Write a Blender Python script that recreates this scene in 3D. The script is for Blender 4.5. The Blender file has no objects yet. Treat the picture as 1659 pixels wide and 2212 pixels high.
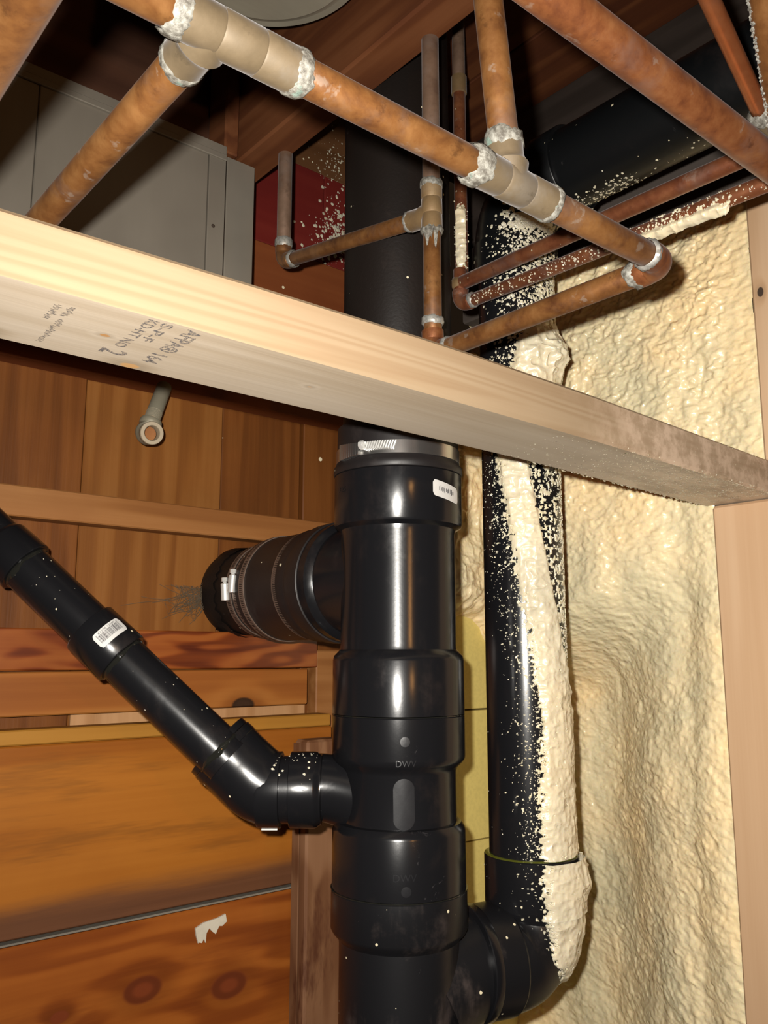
import bpy, math, random
import numpy as np
from mathutils import Vector as V

random.seed(7)
SC = bpy.context.scene
COL = SC.collection

# ---------------------------------------------------------------- camera
# world: X along the plank wall (deeper to the right), Y towards that wall, Z up; the lens is the origin
F = 1850.0
PITCH = math.atan(309 / F)
YAW = math.radians(50)
CP, SP = math.cos(PITCH), math.sin(PITCH)
FWD = V((math.cos(YAW), math.sin(YAW), 0))
RGT = V((math.sin(YAW), -math.cos(YAW), 0))
UP = V((0, 0, 1))
VIEW = FWD * CP + UP * SP
VUP = UP * CP - FWD * SP
cam = bpy.data.objects.new('camera', bpy.data.cameras.new('camera'))
COL.objects.link(cam)
cam.data.sensor_fit = 'HORIZONTAL'
cam.data.sensor_width = 36.0
cam.data.lens = F / 1659 * 36.0
cam.data.clip_start = 0.01
cam.rotation_euler = VIEW.to_track_quat('-Z', 'Y').to_euler()
SC.camera = cam

# ---------------------------------------------------------------- light: the camera's flash, a warm bulb in the room
W = bpy.data.worlds.new('basement_dark')
SC.world = W
W.use_nodes = True
W.node_tree.nodes['Background'].inputs[0].default_value = (1.0, 0.62, 0.36, 1)
W.node_tree.nodes['Background'].inputs[1].default_value = 0.012


def lamp(name, kind, loc, energy, color, size):
    l = bpy.data.lights.new(name, kind)
    l.energy = energy
    l.color = color
    l.shadow_soft_size = size
    o = bpy.data.objects.new(name, l)
    COL.objects.link(o)
    o.location = loc
    return o


flash = lamp('camera_flash', 'SPOT', RGT * -0.026 + VUP * 0.028 + VIEW * 0.004, 67.0, (1.0, 0.955, 0.88), 0.007)
flash.data.spot_size = math.radians(118)
flash.data.spot_blend = 1.0
flash.rotation_euler = (VIEW - VUP * 0.12 + RGT * 0.10).to_track_quat('-Z', 'Y').to_euler()
lamp('room_bulb', 'POINT', (-0.08, -1.40, 0.25), 11.0, (1.0, 0.46, 0.13), 0.035)

SC.view_settings.view_transform = 'Standard'
SC.view_settings.look = 'None'
SC.view_settings.exposure = 0.0
SC.view_settings.gamma = 1.0
SC.view_settings.use_curve_mapping = False


# ---------------------------------------------------------------- where a sight line meets a plane
def ray(px, py):
    return VIEW * F + RGT * (px - 829.5) + VUP * (1106 - py)


def atX(px, py, x):
    d = ray(px, py)
    return d * (x / d.x)


def atY(px, py, y):
    d = ray(px, py)
    return d * (y / d.y)


def atZ(px, py, z):
    d = ray(px, py)
    return d * (z / d.z)


def atF(px, py, f):
    d = ray(px, py)
    return d * (f / d.dot(FWD))


def zat(x, y, py):
    k = (1106 - py) / F
    f = x * FWD.x + y * FWD.y
    return f * (SP + k * CP) / (CP - k * SP)


# ---------------------------------------------------------------- materials
class NT:
    def __init__(s, name):
        s.m = bpy.data.materials.new(name)
        s.m.use_nodes = True
        s.t = s.m.node_tree
        s.b = s.t.nodes['Principled BSDF']
        s.pos = None

    def n(s, kind, **kw):
        nd = s.t.nodes.new(kind)
        for k, v in kw.items():
            setattr(nd, k, v)
        return nd

    def put(s, sock, v):
        if hasattr(v, 'is_linked') or isinstance(v, bpy.types.NodeSocket):
            s.t.links.new(v, sock)
        elif isinstance(v, (tuple, list)) and len(v) == 3 and sock.type == 'RGBA':
            sock.default_value = (*v, 1)
        else:
            sock.default_value = v

    def P(s):
        if s.pos is None:
            s.pos = s.n('ShaderNodeNewGeometry').outputs['Position']
        return s.pos

    def rnd(s):
        return s.n('ShaderNodeObjectInfo').outputs['Random']

    def math(s, op, a, b=0.0, c=None):
        nd = s.n('ShaderNodeMath', operation=op)
        s.put(nd.inputs[0], a)
        s.put(nd.inputs[1], b)
        if c is not None:
            s.put(nd.inputs[2], c)
        return nd.outputs[0]

    def vm(s, op, a, b=(0, 0, 0)):
        nd = s.n('ShaderNodeVectorMath', operation=op)
        s.put(nd.inputs[0], a)
        s.put(nd.inputs[1], b)
        return nd.outputs['Value'] if op in ('DISTANCE', 'LENGTH', 'DOT_PRODUCT') else nd.outputs[0]

    def noise(s, vec, scale, detail=4.0, rough=0.55, dist=0.0):
        nd = s.n('ShaderNodeTexNoise')
        s.put(nd.inputs['Vector'], vec)
        nd.inputs['Scale'].default_value = scale
        nd.inputs['Detail'].default_value = detail
        nd.inputs['Roughness'].default_value = rough
        nd.inputs['Distortion'].default_value = dist
        return nd.outputs[0]

    def voro(s, vec, scale, feature='F1'):
        nd = s.n('ShaderNodeTexVoronoi', feature=feature)
        s.put(nd.inputs['Vector'], vec)
        nd.inputs['Scale'].default_value = scale
        return nd

    def ramp(s, fac, stops):
        nd = s.n('ShaderNodeValToRGB')
        s.put(nd.inputs[0], fac)
        el = nd.color_ramp.elements
        while len(el) < len(stops):
            el.new(0.5)
        for e, (p, c) in zip(el, stops):
            e.position = p
            e.color = (*c, 1)
        return nd.outputs[0]

    def step(s, v, a, b, lo=0.0, hi=1.0):
        nd = s.n('ShaderNodeMapRange', interpolation_type='SMOOTHSTEP')
        s.put(nd.inputs[0], v)
        for i, x in enumerate((a, b, lo, hi)):
            nd.inputs[i + 1].default_value = x
        return nd.outputs[0]

    def mix(s, fac, a, b, mode='MIX'):
        nd = s.n('ShaderNodeMix', data_type='RGBA', blend_type=mode)
        s.put(nd.inputs['Factor'], fac)
        s.put(nd.inputs['A'] if False else nd.inputs[6], a)
        s.put(nd.inputs[7], b)
        return nd.outputs[2]

    def bump(s, h, strength, dist):
        nd = s.n('ShaderNodeBump')
        nd.inputs['Strength'].default_value = strength
        nd.inputs['Distance'].default_value = dist
        s.put(nd.inputs['Height'], h)
        s.t.links.new(nd.outputs[0], s.b.inputs['Normal'])

    def set(s, **kw):
        for k, v in kw.items():
            s.put(s.b.inputs[k.replace('_', ' ')], v)
        return s.m


def offset_pos(t, k=13.0):
    r = t.math('MULTIPLY', t.rnd(), k)
    cb = t.n('ShaderNodeCombineXYZ')
    t.put(cb.inputs[0], r)
    t.put(cb.inputs[1], t.math('MULTIPLY', r, 1.7))
    t.put(cb.inputs[2], t.math('MULTIPLY', r, 0.6))
    return t.vm('ADD', t.P(), cb.outputs[0])


def speckle(t, vec, scale, cut, zone=None):
    """factor of small pale overspray dots; zone thins them out"""
    v = t.voro(vec, scale)
    keep = t.math('GREATER_THAN', t.n('ShaderNodeSeparateColor').outputs[0], 2.0)
    sp = t.n('ShaderNodeSeparateColor')
    t.put(sp.inputs[0], v.outputs['Color'])
    dot = t.math('LESS_THAN', v.outputs['Distance'], t.math('MULTIPLY', sp.outputs[1], 0.36))
    thr = cut if zone is None else t.math('SUBTRACT', 1.0, t.math('MULTIPLY', zone, 1.0 - cut))
    keep = t.math('GREATER_THAN', sp.outputs[0], thr)
    return t.math('MULTIPLY', dot, keep)


FOAMC = (0.62, 0.55, 0.38)


def wood(name, cols, axis, ring=26.0, fine=160.0, rough=0.55, bump=0.15, var=0.25, knots=(), stretch=0.06, patch=0.35, specks=0.0, spec=0.2, blot=None, dusted=None, stain=None):
    t = NT(name)
    p = offset_pos(t)
    sc = [1.0, 1.0, 1.0]
    sc['xyz'.index(axis)] = stretch
    q = t.vm('MULTIPLY', p, tuple(sc))
    kn = []
    for (c, r, col) in knots:      # the grain sweeps round each knot
        d = t.vm('MULTIPLY', t.vm('SUBTRACT', t.P(), tuple(c)), tuple(0.62 if a == axis else 1.0 for a in 'xyz'))
        dist = t.vm('LENGTH', d)
        kn.append((dist, r, col))
    warp = t.noise(q, 9.0, 3.0)
    f = t.math('ADD', t.math('MULTIPLY', warp, 1.4), 0.0)
    for dist, r, col in kn:
        f = t.math('ADD', f, t.math('MULTIPLY', t.step(dist, 0.0, r * 3.6, 1.0, 0.0), 0.16))
    s1 = t.math('SINE', t.math('MULTIPLY', f, ring))
    g1 = t.step(s1, -1.0, 1.0)
    q2 = t.vm('MULTIPLY', p, tuple((0.018 if a == axis else 1.0) for a in 'xyz'))
    g2 = t.noise(q2, fine, 4.0, 0.65)
    g3 = t.noise(p, 7.0, 4.0, 0.6)
    fac = t.math('ADD', t.math('MULTIPLY', g1, 0.42), t.math('MULTIPLY', g2, 0.58))
    c = t.ramp(fac, [(0.18, cols[0]), (0.5, cols[1]), (0.82, cols[2])])
    c = t.mix(t.step(g3, 0.42, 0.75, 0.0, patch), c, cols[3] if len(cols) > 3 else cols[0])
    if blot:
        c = t.mix(t.step(t.noise(q, blot[1], 5.0, 0.7), 0.52, 0.66, 0.0, blot[2]), c, blot[0])
    for dist, r, col in kn:
        c = t.mix(t.step(dist, r * 1.0, r * 2.2, 0.30, 0.0), c, tuple(x * 0.55 for x in cols[0]))
        ringk = t.math('SINE', t.math('MULTIPLY', dist, 420.0))
        c = t.mix(t.step(dist, r * 0.78, r * 1.05, 0.96, 0.0), c, t.mix(t.step(ringk, -1, 1), col, tuple(x * 1.5 for x in col)))
    val = t.math('ADD', 1.0 - var / 2, t.math('MULTIPLY', t.rnd(), var))
    hv = t.n('ShaderNodeHueSaturation')
    t.put(hv.inputs['Value'], val)
    t.put(hv.inputs['Color'], c)
    c = hv.outputs[0]
    if stain:       # weathered lower edge, its upper limit wandering along the grain
        xyz = t.n('ShaderNodeSeparateXYZ')
        t.put(xyz.inputs[0], t.P())
        zz_ = t.math('ADD', xyz.outputs[2], t.math('MULTIPLY', t.math('SUBTRACT', t.noise(q, 30.0, 5.0, 0.65), 0.5), 0.035))
        c = t.mix(t.step(zz_, stain[1], stain[2], 0.9, 0.0), c, t.mix(g2, stain[0], tuple(x * 2.4 for x in stain[0])))
    if dusted:      # overspray towards the far end of the board
        xyz = t.n('ShaderNodeSeparateXYZ')
        t.put(xyz.inputs[0], t.P())
        zone = t.step(t.math('ADD', xyz.outputs[0], t.math('MULTIPLY', t.math('SUBTRACT', g3, 0.5), 0.25)), dusted[1], dusted[2], 0.0, 1.0)
        stn = t.noise(t.vm('MULTIPLY', t.P(), dusted[3]), 42.0, 5.0, 0.7)
        c = t.mix(t.math('MULTIPLY', zone, t.step(stn, 0.38, 0.62, 0.25, 0.95)), c, dusted[0])
    if specks:
        c = t.mix(speckle(t, t.P(), 110.0, specks), c, FOAMC)
    t.bump(t.math('ADD', g2, t.math('MULTIPLY', g1, 0.3)), bump, 0.0012)
    return t.set(Base_Color=c, Roughness=rough, Specular_IOR_Level=spec)


def copper(name, c1, c2, c3, rough=0.42, metal=0.5, dust=0.05, drips=0.0, specks=0.0):
    t = NT(name)
    p = offset_pos(t, 5.0)
    a = t.noise(p, 38.0, 5.0, 0.6, 0.4)
    b = t.noise(p, 150.0, 4.0, 0.65)
    c = t.ramp(t.math('ADD', t.math('MULTIPLY', a, 0.75), t.math('MULTIPLY', b, 0.25)), [(0.34, c1), (0.5, c2), (0.66, c3)])
    c = t.mix(t.step(t.noise(p, 17.0, 5.0, 0.65), 0.50, 0.68, 0.0, 0.6), c, tuple(x * 0.62 + 0.062 for x in c2))
    c = t.mix(t.step(t.noise(t.vm('ADD', p, (5.0, 1.0, 8.0)), 55.0, 6.0, 0.7), 0.58, 0.70, 0.0, 0.55), c, tuple(x * 0.5 for x in c1))
    if drips:
        c = t.mix(t.step(t.noise(t.vm('ADD', p, (3.1, 7.7, 1.3)), 60.0, 4.0, 0.6), 0.63, 0.69, 0.0, drips), c, (0.34, 0.29, 0.24))
    if specks:
        c = t.mix(speckle(t, t.P(), 230.0, specks), c, FOAMC)
    t.bump(b, 0.12, 0.0006)
    m = t.set(Base_Color=c, Roughness=t.math('ADD', rough - 0.08, t.math('MULTIPLY', a, 0.2)), Metallic=metal)
    t.b.inputs['Sheen Weight'].default_value = dust
    t.b.inputs['Sheen Roughness'].default_value = 0.35
    t.b.inputs['Sheen Tint'].default_value = (0.80, 0.78, 0.80, 1)
    return m


def plastic(name, base=(0.0065, 0.0065, 0.0075), rough=0.20, dust=0.5, dustcol=(0.024, 0.0165, 0.0145), specks=0.0, bump=0.05, spec=0.36):
    t = NT(name)
    p = offset_pos(t, 5.0)
    a = t.noise(p, 14.0, 6.0, 0.65, 0.3)
    s = t.noise(t.vm('MULTIPLY', p, (1, 1, 0.12)), 55.0, 4.0, 0.6)
    d = t.step(t.math('ADD', t.math('MULTIPLY', a, 0.7), t.math('MULTIPLY', s, 0.3)), 0.52, 0.74, 0.0, dust)
    c = t.mix(d, base, dustcol)
    scuff = t.step(t.noise(t.vm('ADD', p, (9.1, 2.2, 4.0)), 34.0, 7.0, 0.72, 1.2), 0.665, 0.72, 0.0, dust * 0.9)
    c = t.mix(scuff, c, (0.085, 0.078, 0.08))
    rr = t.math('ADD', rough, t.math('MULTIPLY', d, 0.35))
    if specks:
        f = speckle(t, t.P(), 180.0, specks)
        c = t.mix(f, c, FOAMC)
        rr = t.math('ADD', rr, t.math('MULTIPLY', f, 0.4))
    t.bump(t.noise(p, 260.0, 2.0), bump, 0.0004)
    return t.set(Base_Color=c, Roughness=rr, Specular_IOR_Level=spec)


def foam_mat(name, stops):
    t = NT(name)
    p = t.P()
    a = t.noise(p, 5.5, 5.0, 0.6)
    b = t.noise(p, 95.0, 3.0, 0.55)
    c = t.ramp(a, stops)
    pw = t.vm('MULTIPLY', p, (1.0, 0.6, 1.0))
    v = t.voro(pw, 80.0, 'SMOOTH_F1')
    c = t.mix(t.step(b, 0.60, 0.72, 0.0, 0.18), c, (0.36, 0.33, 0.25))
    v2 = t.voro(pw, 190.0, 'SMOOTH_F1')
    h = t.math('ADD', t.math('MULTIPLY', v.outputs['Distance'], -0.9), t.math('ADD', t.math('MULTIPLY', v2.outputs['Distance'], -0.5), t.math('MULTIPLY', b, 0.35)))
    t.bump(h, 0.6, 0.005)
    t.b.inputs['Subsurface Weight'].default_value = 0.22
    t.b.inputs['Subsurface Radius'].default_value = (1.0, 0.50, 0.14)
    t.b.inputs['Subsurface Scale'].default_value = 0.010
    return t.set(Base_Color=c, Roughness=t.math('ADD', 0.23, t.math('MULTIPLY', a, 0.2)), Specular_IOR_Level=0.6)


def metal(name, c1, c2, rough=0.45, met=0.7, stretch=None, bump=0.05):
    t = NT(name)
    p = offset_pos(t, 5.0)
    q = t.vm('MULTIPLY', p, stretch) if stretch else p
    a = t.noise(q, 22.0, 5.0, 0.6)
    b = t.noise(p, 5.0, 3.0)
    c = t.mix(a, c1, c2)
    c = t.mix(t.step(b, 0.4, 0.7, 0.0, 0.45), c, tuple(x * 0.72 for x in c1))
    t.bump(a, bump, 0.0005)
    return t.set(Base_Color=c, Roughness=rough, Metallic=met)


def flat(name, c, rough=0.6, met=0.0, vary=0.15, scale=60.0):
    t = NT(name)
    a = t.noise(offset_pos(t, 5.0), scale, 4.0, 0.6)
    return t.set(Base_Color=t.mix(t.step(a, 0.35, 0.7), c, tuple(x * (1 - vary) for x in c)), Roughness=rough, Metallic=met)


M = {}
M['pine'] = wood('fresh_pine', [(0.222, 0.149, 0.087), (0.248, 0.176, 0.107), (0.265, 0.193, 0.121), (0.235, 0.158, 0.093)], 'x', ring=120, fine=190, rough=0.5, bump=0.08, var=0.0, stretch=0.03, dusted=((0.49, 0.365, 0.265), 0.52, 0.72, (1, 1, 1)))
M['pine_grey_lifted'] = wood('lightened_pine_underside', [(0.32, 0.25, 0.175), (0.385, 0.315, 0.235), (0.43, 0.36, 0.28), (0.35, 0.275, 0.195)], 'x', ring=20, fine=150, rough=0.6, bump=0.10, var=0.0, dusted=((0.70, 0.575, 0.43), 0.58, 0.78, (0.35, 1, 1)),  # underside painted paler than the front, making up for grazing light
                      knots=[((0.122, 0.508, 0.183), 0.005, (0.20, 0.095, 0.03)), ((0.215, 0.512, 0.182), 0.005, (0.30, 0.17, 0.07)), ((0.183, 0.474, 0.185), 0.0022, (0.25, 0.13, 0.05)), ((0.33, 0.474, 0.183), 0.002, (0.35, 0.2, 0.09))])
M['stud'] = wood('pale_stud_pine', [(0.46, 0.29, 0.165), (0.52, 0.345, 0.21), (0.56, 0.385, 0.245), (0.50, 0.32, 0.19)], 'z', ring=20, fine=80, rough=0.6, bump=0.08, var=0.1,
                 knots=[((0.925, 0.405, -0.195), 0.006, (0.12, 0.05, 0.02)), ((0.925, 0.41, -0.01), 0.007, (0.2, 0.1, 0.05)), ((0.925, 0.432, 0.41), 0.004, (0.03, 0.02, 0.015)), ((0.925, 0.405, 0.315), 0.006, (0.12, 0.06, 0.03))])
M['plank'] = wood('brown_vertical_plank', [(0.100, 0.031, 0.006), (0.138, 0.044, 0.0085), (0.172, 0.058, 0.012), (0.092, 0.027, 0.0055)], 'z', ring=38, fine=170, rough=0.5, bump=0.25, var=0.3, specks=0.988)
M['plank_pale'] = wood('pale_plank', [(0.135, 0.046, 0.009), (0.175, 0.064, 0.013), (0.21, 0.084, 0.020), (0.125, 0.042, 0.008)], 'z', ring=36, fine=130, rough=0.5, bump=0.2, var=0.2)
M['plank_gap'] = wood('pale_gap_plank', [(0.30, 0.15, 0.060), (0.36, 0.19, 0.085), (0.41, 0.225, 0.105), (0.28, 0.13, 0.05)], 'z', ring=30, fine=160, rough=0.6, bump=0.15, var=0.0)
M['batten'] = wood('brown_batten', [(0.18, 0.066, 0.018), (0.235, 0.094, 0.027), (0.285, 0.125, 0.041), (0.21, 0.08, 0.024)], 'x', ring=30, fine=110, rough=0.5, bump=0.15, var=0.15)
M['red_batten'] = wood('reddish_varnished_batten', [(0.060, 0.009, 0.003), (0.185, 0.042, 0.008), (0.27, 0.080, 0.016), (0.09, 0.014, 0.004)], 'x', ring=60, fine=60, rough=0.32, bump=0.1, var=0.1, stretch=0.22, spec=0.5)
K = [((0.5155, 0.955, -0.0605), 0.0115, (0.018, 0.009, 0.005))]
M['orange_plank'] = wood('orange_brown_plank', [(0.20, 0.060, 0.011), (0.255, 0.085, 0.016), (0.30, 0.112, 0.024), (0.22, 0.068, 0.013)], 'x', ring=24, fine=90, rough=0.5, bump=0.12, var=0.1,
                         knots=[((0.598, 1.0, -0.0655), 0.0115, (0.018, 0.009, 0.005))])
M['board'] = wood('wide_orange_board', [(0.20, 0.058, 0.006), (0.265, 0.086, 0.009), (0.31, 0.108, 0.013), (0.22, 0.068, 0.008)], 'x', ring=16, fine=75, rough=0.5, bump=0.08, var=0.05, stretch=0.10, spec=0.2, stain=((0.048, 0.020, 0.011), -0.272, -0.238), blot=((0.13, 0.046, 0.008), 22.0, 0.5))
M['board_strip'] = wood('yellow_board_edge', [(0.27, 0.115, 0.016), (0.33, 0.155, 0.025), (0.37, 0.18, 0.034), (0.29, 0.125, 0.018)], 'x', ring=16, fine=80, rough=0.5, bump=0.1, var=0.05)
kc = (0.095, 0.020, 0.006)
M['board_low'] = wood('knotty_orange_board', [(0.135, 0.030, 0.005), (0.215, 0.056, 0.008), (0.275, 0.080, 0.012), (0.16, 0.037, 0.006)], 'x', ring=30, fine=60, rough=0.45, bump=0.06, var=0.05, stretch=0.13, spec=0.2, blot=((0.115, 0.025, 0.006), 16.0, 0.45),
                      knots=[((0.4535, 0.955, -0.3665), 0.0155, kc), ((0.563, 0.955, -0.3865), 0.0165, kc), ((0.362, 0.955, -0.372), 0.007, kc)])
M['weathered'] = wood('weathered_board_edge', [(0.10, 0.036, 0.016), (0.16, 0.062, 0.026), (0.21, 0.088, 0.036), (0.12, 0.045, 0.02)], 'x', ring=30, fine=70, rough=0.7, bump=0.3, var=0.05)
M['corner_stud'] = wood('dark_corner_stud', [(0.095, 0.035, 0.014), (0.17, 0.078, 0.036), (0.21, 0.105, 0.053), (0.12, 0.047, 0.021)], 'z', ring=30, fine=40, rough=0.65, bump=0.2, var=0.1, stretch=0.25,
                        blot=((0.062, 0.018, 0.008), 20.0, 0.85))
M['joist'] = wood('old_brown_joist', [(0.075, 0.022, 0.008), (0.115, 0.038, 0.013), (0.145, 0.053, 0.020), (0.085, 0.027, 0.010)], 'y', ring=30, fine=70, rough=0.7, bump=0.25, var=0.15)
M['subfloor'] = wood('old_subfloor', [(0.060, 0.016, 0.006), (0.095, 0.029, 0.009), (0.125, 0.042, 0.014), (0.07, 0.02, 0.007)], 'y', ring=30, fine=70, rough=0.75, bump=0.25, var=0.3)
M['rim'] = wood('dark_rim_board', [(0.045, 0.018, 0.010), (0.065, 0.027, 0.015), (0.085, 0.036, 0.020), (0.052, 0.021, 0.012)], 'x', ring=20, fine=60, rough=0.7, bump=0.2, var=0.1)
M['rim_y'] = wood('dark_upper_plate', [(0.022, 0.016, 0.013), (0.031, 0.023, 0.019), (0.040, 0.030, 0.025), (0.026, 0.02, 0.016)], 'y', ring=24, fine=70, rough=0.7, bump=0.3, var=0.1)
M['grey_plate'] = wood('grey_sill_plate', [(0.050, 0.040, 0.034), (0.068, 0.055, 0.047), (0.082, 0.067, 0.058), (0.058, 0.046, 0.04)], 'y', ring=24, fine=70, rough=0.7, bump=0.3, var=0.1)
M['red'] = wood('dark_red_board', [(0.105, 0.010, 0.009), (0.125, 0.013, 0.010), (0.145, 0.018, 0.013), (0.11, 0.011, 0.010)], 'x', ring=12, fine=70, rough=0.55, bump=0.1, var=0.05, specks=0.975)
M['brown_low'] = wood('rust_brown_board', [(0.11, 0.027, 0.008), (0.145, 0.038, 0.011), (0.175, 0.050, 0.015), (0.12, 0.03, 0.009)], 'x', ring=12, fine=70, rough=0.6, bump=0.1, var=0.05, specks=0.97)
M['brown_up'] = wood('speckled_brown_board', [(0.06, 0.024, 0.009), (0.09, 0.038, 0.014), (0.115, 0.05, 0.02), (0.07, 0.03, 0.01)], 'x', ring=12, fine=70, rough=0.6, bump=0.1, var=0.05, specks=0.86)
M['copper'] = copper('tarnished_copper', (0.095, 0.034, 0.012), (0.185, 0.076, 0.022), (0.255, 0.118, 0.038), drips=0.35)
M['copper_dark'] = copper('dark_copper', (0.13, 0.036, 0.016), (0.20, 0.066, 0.027), (0.27, 0.105, 0.043), drips=0.2, dust=0.12, specks=0.95)
M['copper_dull'] = copper('dull_brown_copper', (0.11, 0.062, 0.040), (0.15, 0.090, 0.058), (0.19, 0.115, 0.078), metal=0.3, rough=0.55, dust=0.15)
M['copper_new'] = copper('shiny_copper', (0.42, 0.125, 0.045), (0.46, 0.150, 0.055), (0.50, 0.175, 0.070), rough=0.30, metal=0.75, dust=0.0)
M['copper_red'] = copper('reddish_copper', (0.105, 0.031, 0.013), (0.195, 0.066, 0.022), (0.26, 0.105, 0.038), drips=0.3)
M['fitting'] = copper('brownish_copper_fitting', (0.082, 0.058, 0.031), (0.102, 0.073, 0.040), (0.122, 0.088, 0.050), rough=0.6, metal=0.15, dust=0.15)
M['fitting_dark'] = copper('dark_copper_fitting', (0.145, 0.090, 0.038), (0.18, 0.112, 0.050), (0.21, 0.138, 0.066), rough=0.55, metal=0.3, dust=0.25)
t_ = NT('white_solder_flux')
n_ = t_.noise(t_.P(), 260.0, 4.0, 0.6)
n2_ = t_.noise(t_.P(), 90.0, 3.0, 0.6)
c_ = t_.ramp(n_, [(0.36, (0.07, 0.062, 0.05)), (0.5, (0.145, 0.136, 0.115)), (0.64, (0.235, 0.228, 0.20))])
c_ = t_.mix(t_.step(n2_, 0.60, 0.72, 0, 0.6), c_, (0.11, 0.18, 0.15))
t_.bump(n_, 0.6, 0.0015)
M['flux'] = t_.set(Base_Color=c_, Roughness=0.6)
M['solder'] = flat('grey_solder', (0.36, 0.35, 0.32), 0.42, 0.45, 0.4, 300.0)
M['abs'] = plastic('black_abs')
M['abs_dusty'] = plastic('dusty_black_abs', rough=0.32, dust=0.85, dustcol=(0.050, 0.037, 0.033), specks=0.93)
M['abs_arm'] = plastic('black_abs_arm', rough=0.24, dust=0.45, specks=0.985)
M['abs_vent'] = plastic('black_abs_vent', rough=0.22, dust=0.15, specks=0.0)
M['abs_ceiling'] = plastic('black_abs_ceiling', (0.004, 0.0045, 0.005), rough=0.35, spec=0.22, dust=0.3, specks=0.955)
M['iron'] = plastic('black_cast_iron', (0.009, 0.0065, 0.0055), rough=0.5, dust=0.9, spec=0.16, dustcol=(0.019, 0.0105, 0.007), specks=0.985, bump=0.5)
M['rubber'] = plastic('black_rubber', (0.011, 0.009, 0.009), rough=0.45, dust=0.6, dustcol=(0.034, 0.024, 0.021), specks=0.975)
M['abs_mark'] = plastic('raised_abs_mark', (0.0085, 0.0085, 0.0100), rough=0.30, dust=0.1)
M['cement'] = flat('green_pipe_cement', (0.12, 0.13, 0.015), 0.15)
M['cement_black'] = flat('glossy_black_pipe_cement', (0.012, 0.012, 0.010), 0.05)
M['steel'] = metal('stainless_band', (0.42, 0.41, 0.40), (0.55, 0.54, 0.52), 0.22, 0.95)
M['steel_dull'] = metal('dull_steel_band', (0.17, 0.12, 0.095), (0.26, 0.19, 0.15), 0.45, 0.6)
M['screw'] = metal('bright_screw', (0.70, 0.69, 0.66), (0.80, 0.79, 0.76), 0.35, 0.55)
M['galv'] = metal('galvanised_duct', (0.215, 0.188, 0.152), (0.27, 0.243, 0.20), 0.45, 0.35, (1, 1, 0.15))
M['galv_round'] = metal('galvanised_round_duct', (0.26, 0.235, 0.18), (0.40, 0.37, 0.29), 0.45, 0.35, (0.25, 1.6, 1))
M['zinc'] = metal('old_zinc_pipe', (0.20, 0.18, 0.125), (0.27, 0.245, 0.185), 0.55, 0.25)
M['zinc_rim'] = metal('pale_zinc_rim', (0.30, 0.24, 0.16), (0.37, 0.31, 0.22), 0.6, 0.15)
M['foam'] = foam_mat('pale_overspray_foam', [(0.34, (0.50, 0.45, 0.33)), (0.50, (0.60, 0.53, 0.38)), (0.64, (0.64, 0.54, 0.36))])
M['foam_wall_bright'] = foam_mat('spray_foam', [(0.36, (0.68, 0.60, 0.39)), (0.50, (0.82, 0.68, 0.42)), (0.62, (0.88, 0.68, 0.385))])  # warmer wall foam, its colour also brightened to make up for slanting light
M['yellow'] = flat('yellow_rigid_foam', (0.64, 0.52, 0.165), 0.7, 0, 0.1, 160.0)
M['paper'] = flat('white_sticker', (0.52, 0.51, 0.49), 0.5, 0, 0.04)
M['paint'] = flat('white_paint_smear', (0.52, 0.47, 0.38), 0.6, 0, 0.12)
M['ink'] = flat('black_print', (0.04, 0.035, 0.04), 0.7, 0, 0.5)
t_ = NT('stamp_ink')
M['stamp'] = t_.set(Base_Color=t_.mix(t_.step(t_.noise(t_.P(), 900.0, 3.0), 0.42, 0.62), (0.085, 0.078, 0.080), (0.30, 0.24, 0.18)), Roughness=0.7)
M['web'] = flat('dusty_cobweb', (0.085, 0.060, 0.035), 0.9)
M['concrete'] = flat('concrete_floor', (0.22, 0.21, 0.19), 0.85, 0, 0.3, 8.0)
M['dark'] = flat('dark_old_wood', (0.04, 0.025, 0.016), 0.8, 0, 0.3, 20.0)


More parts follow.
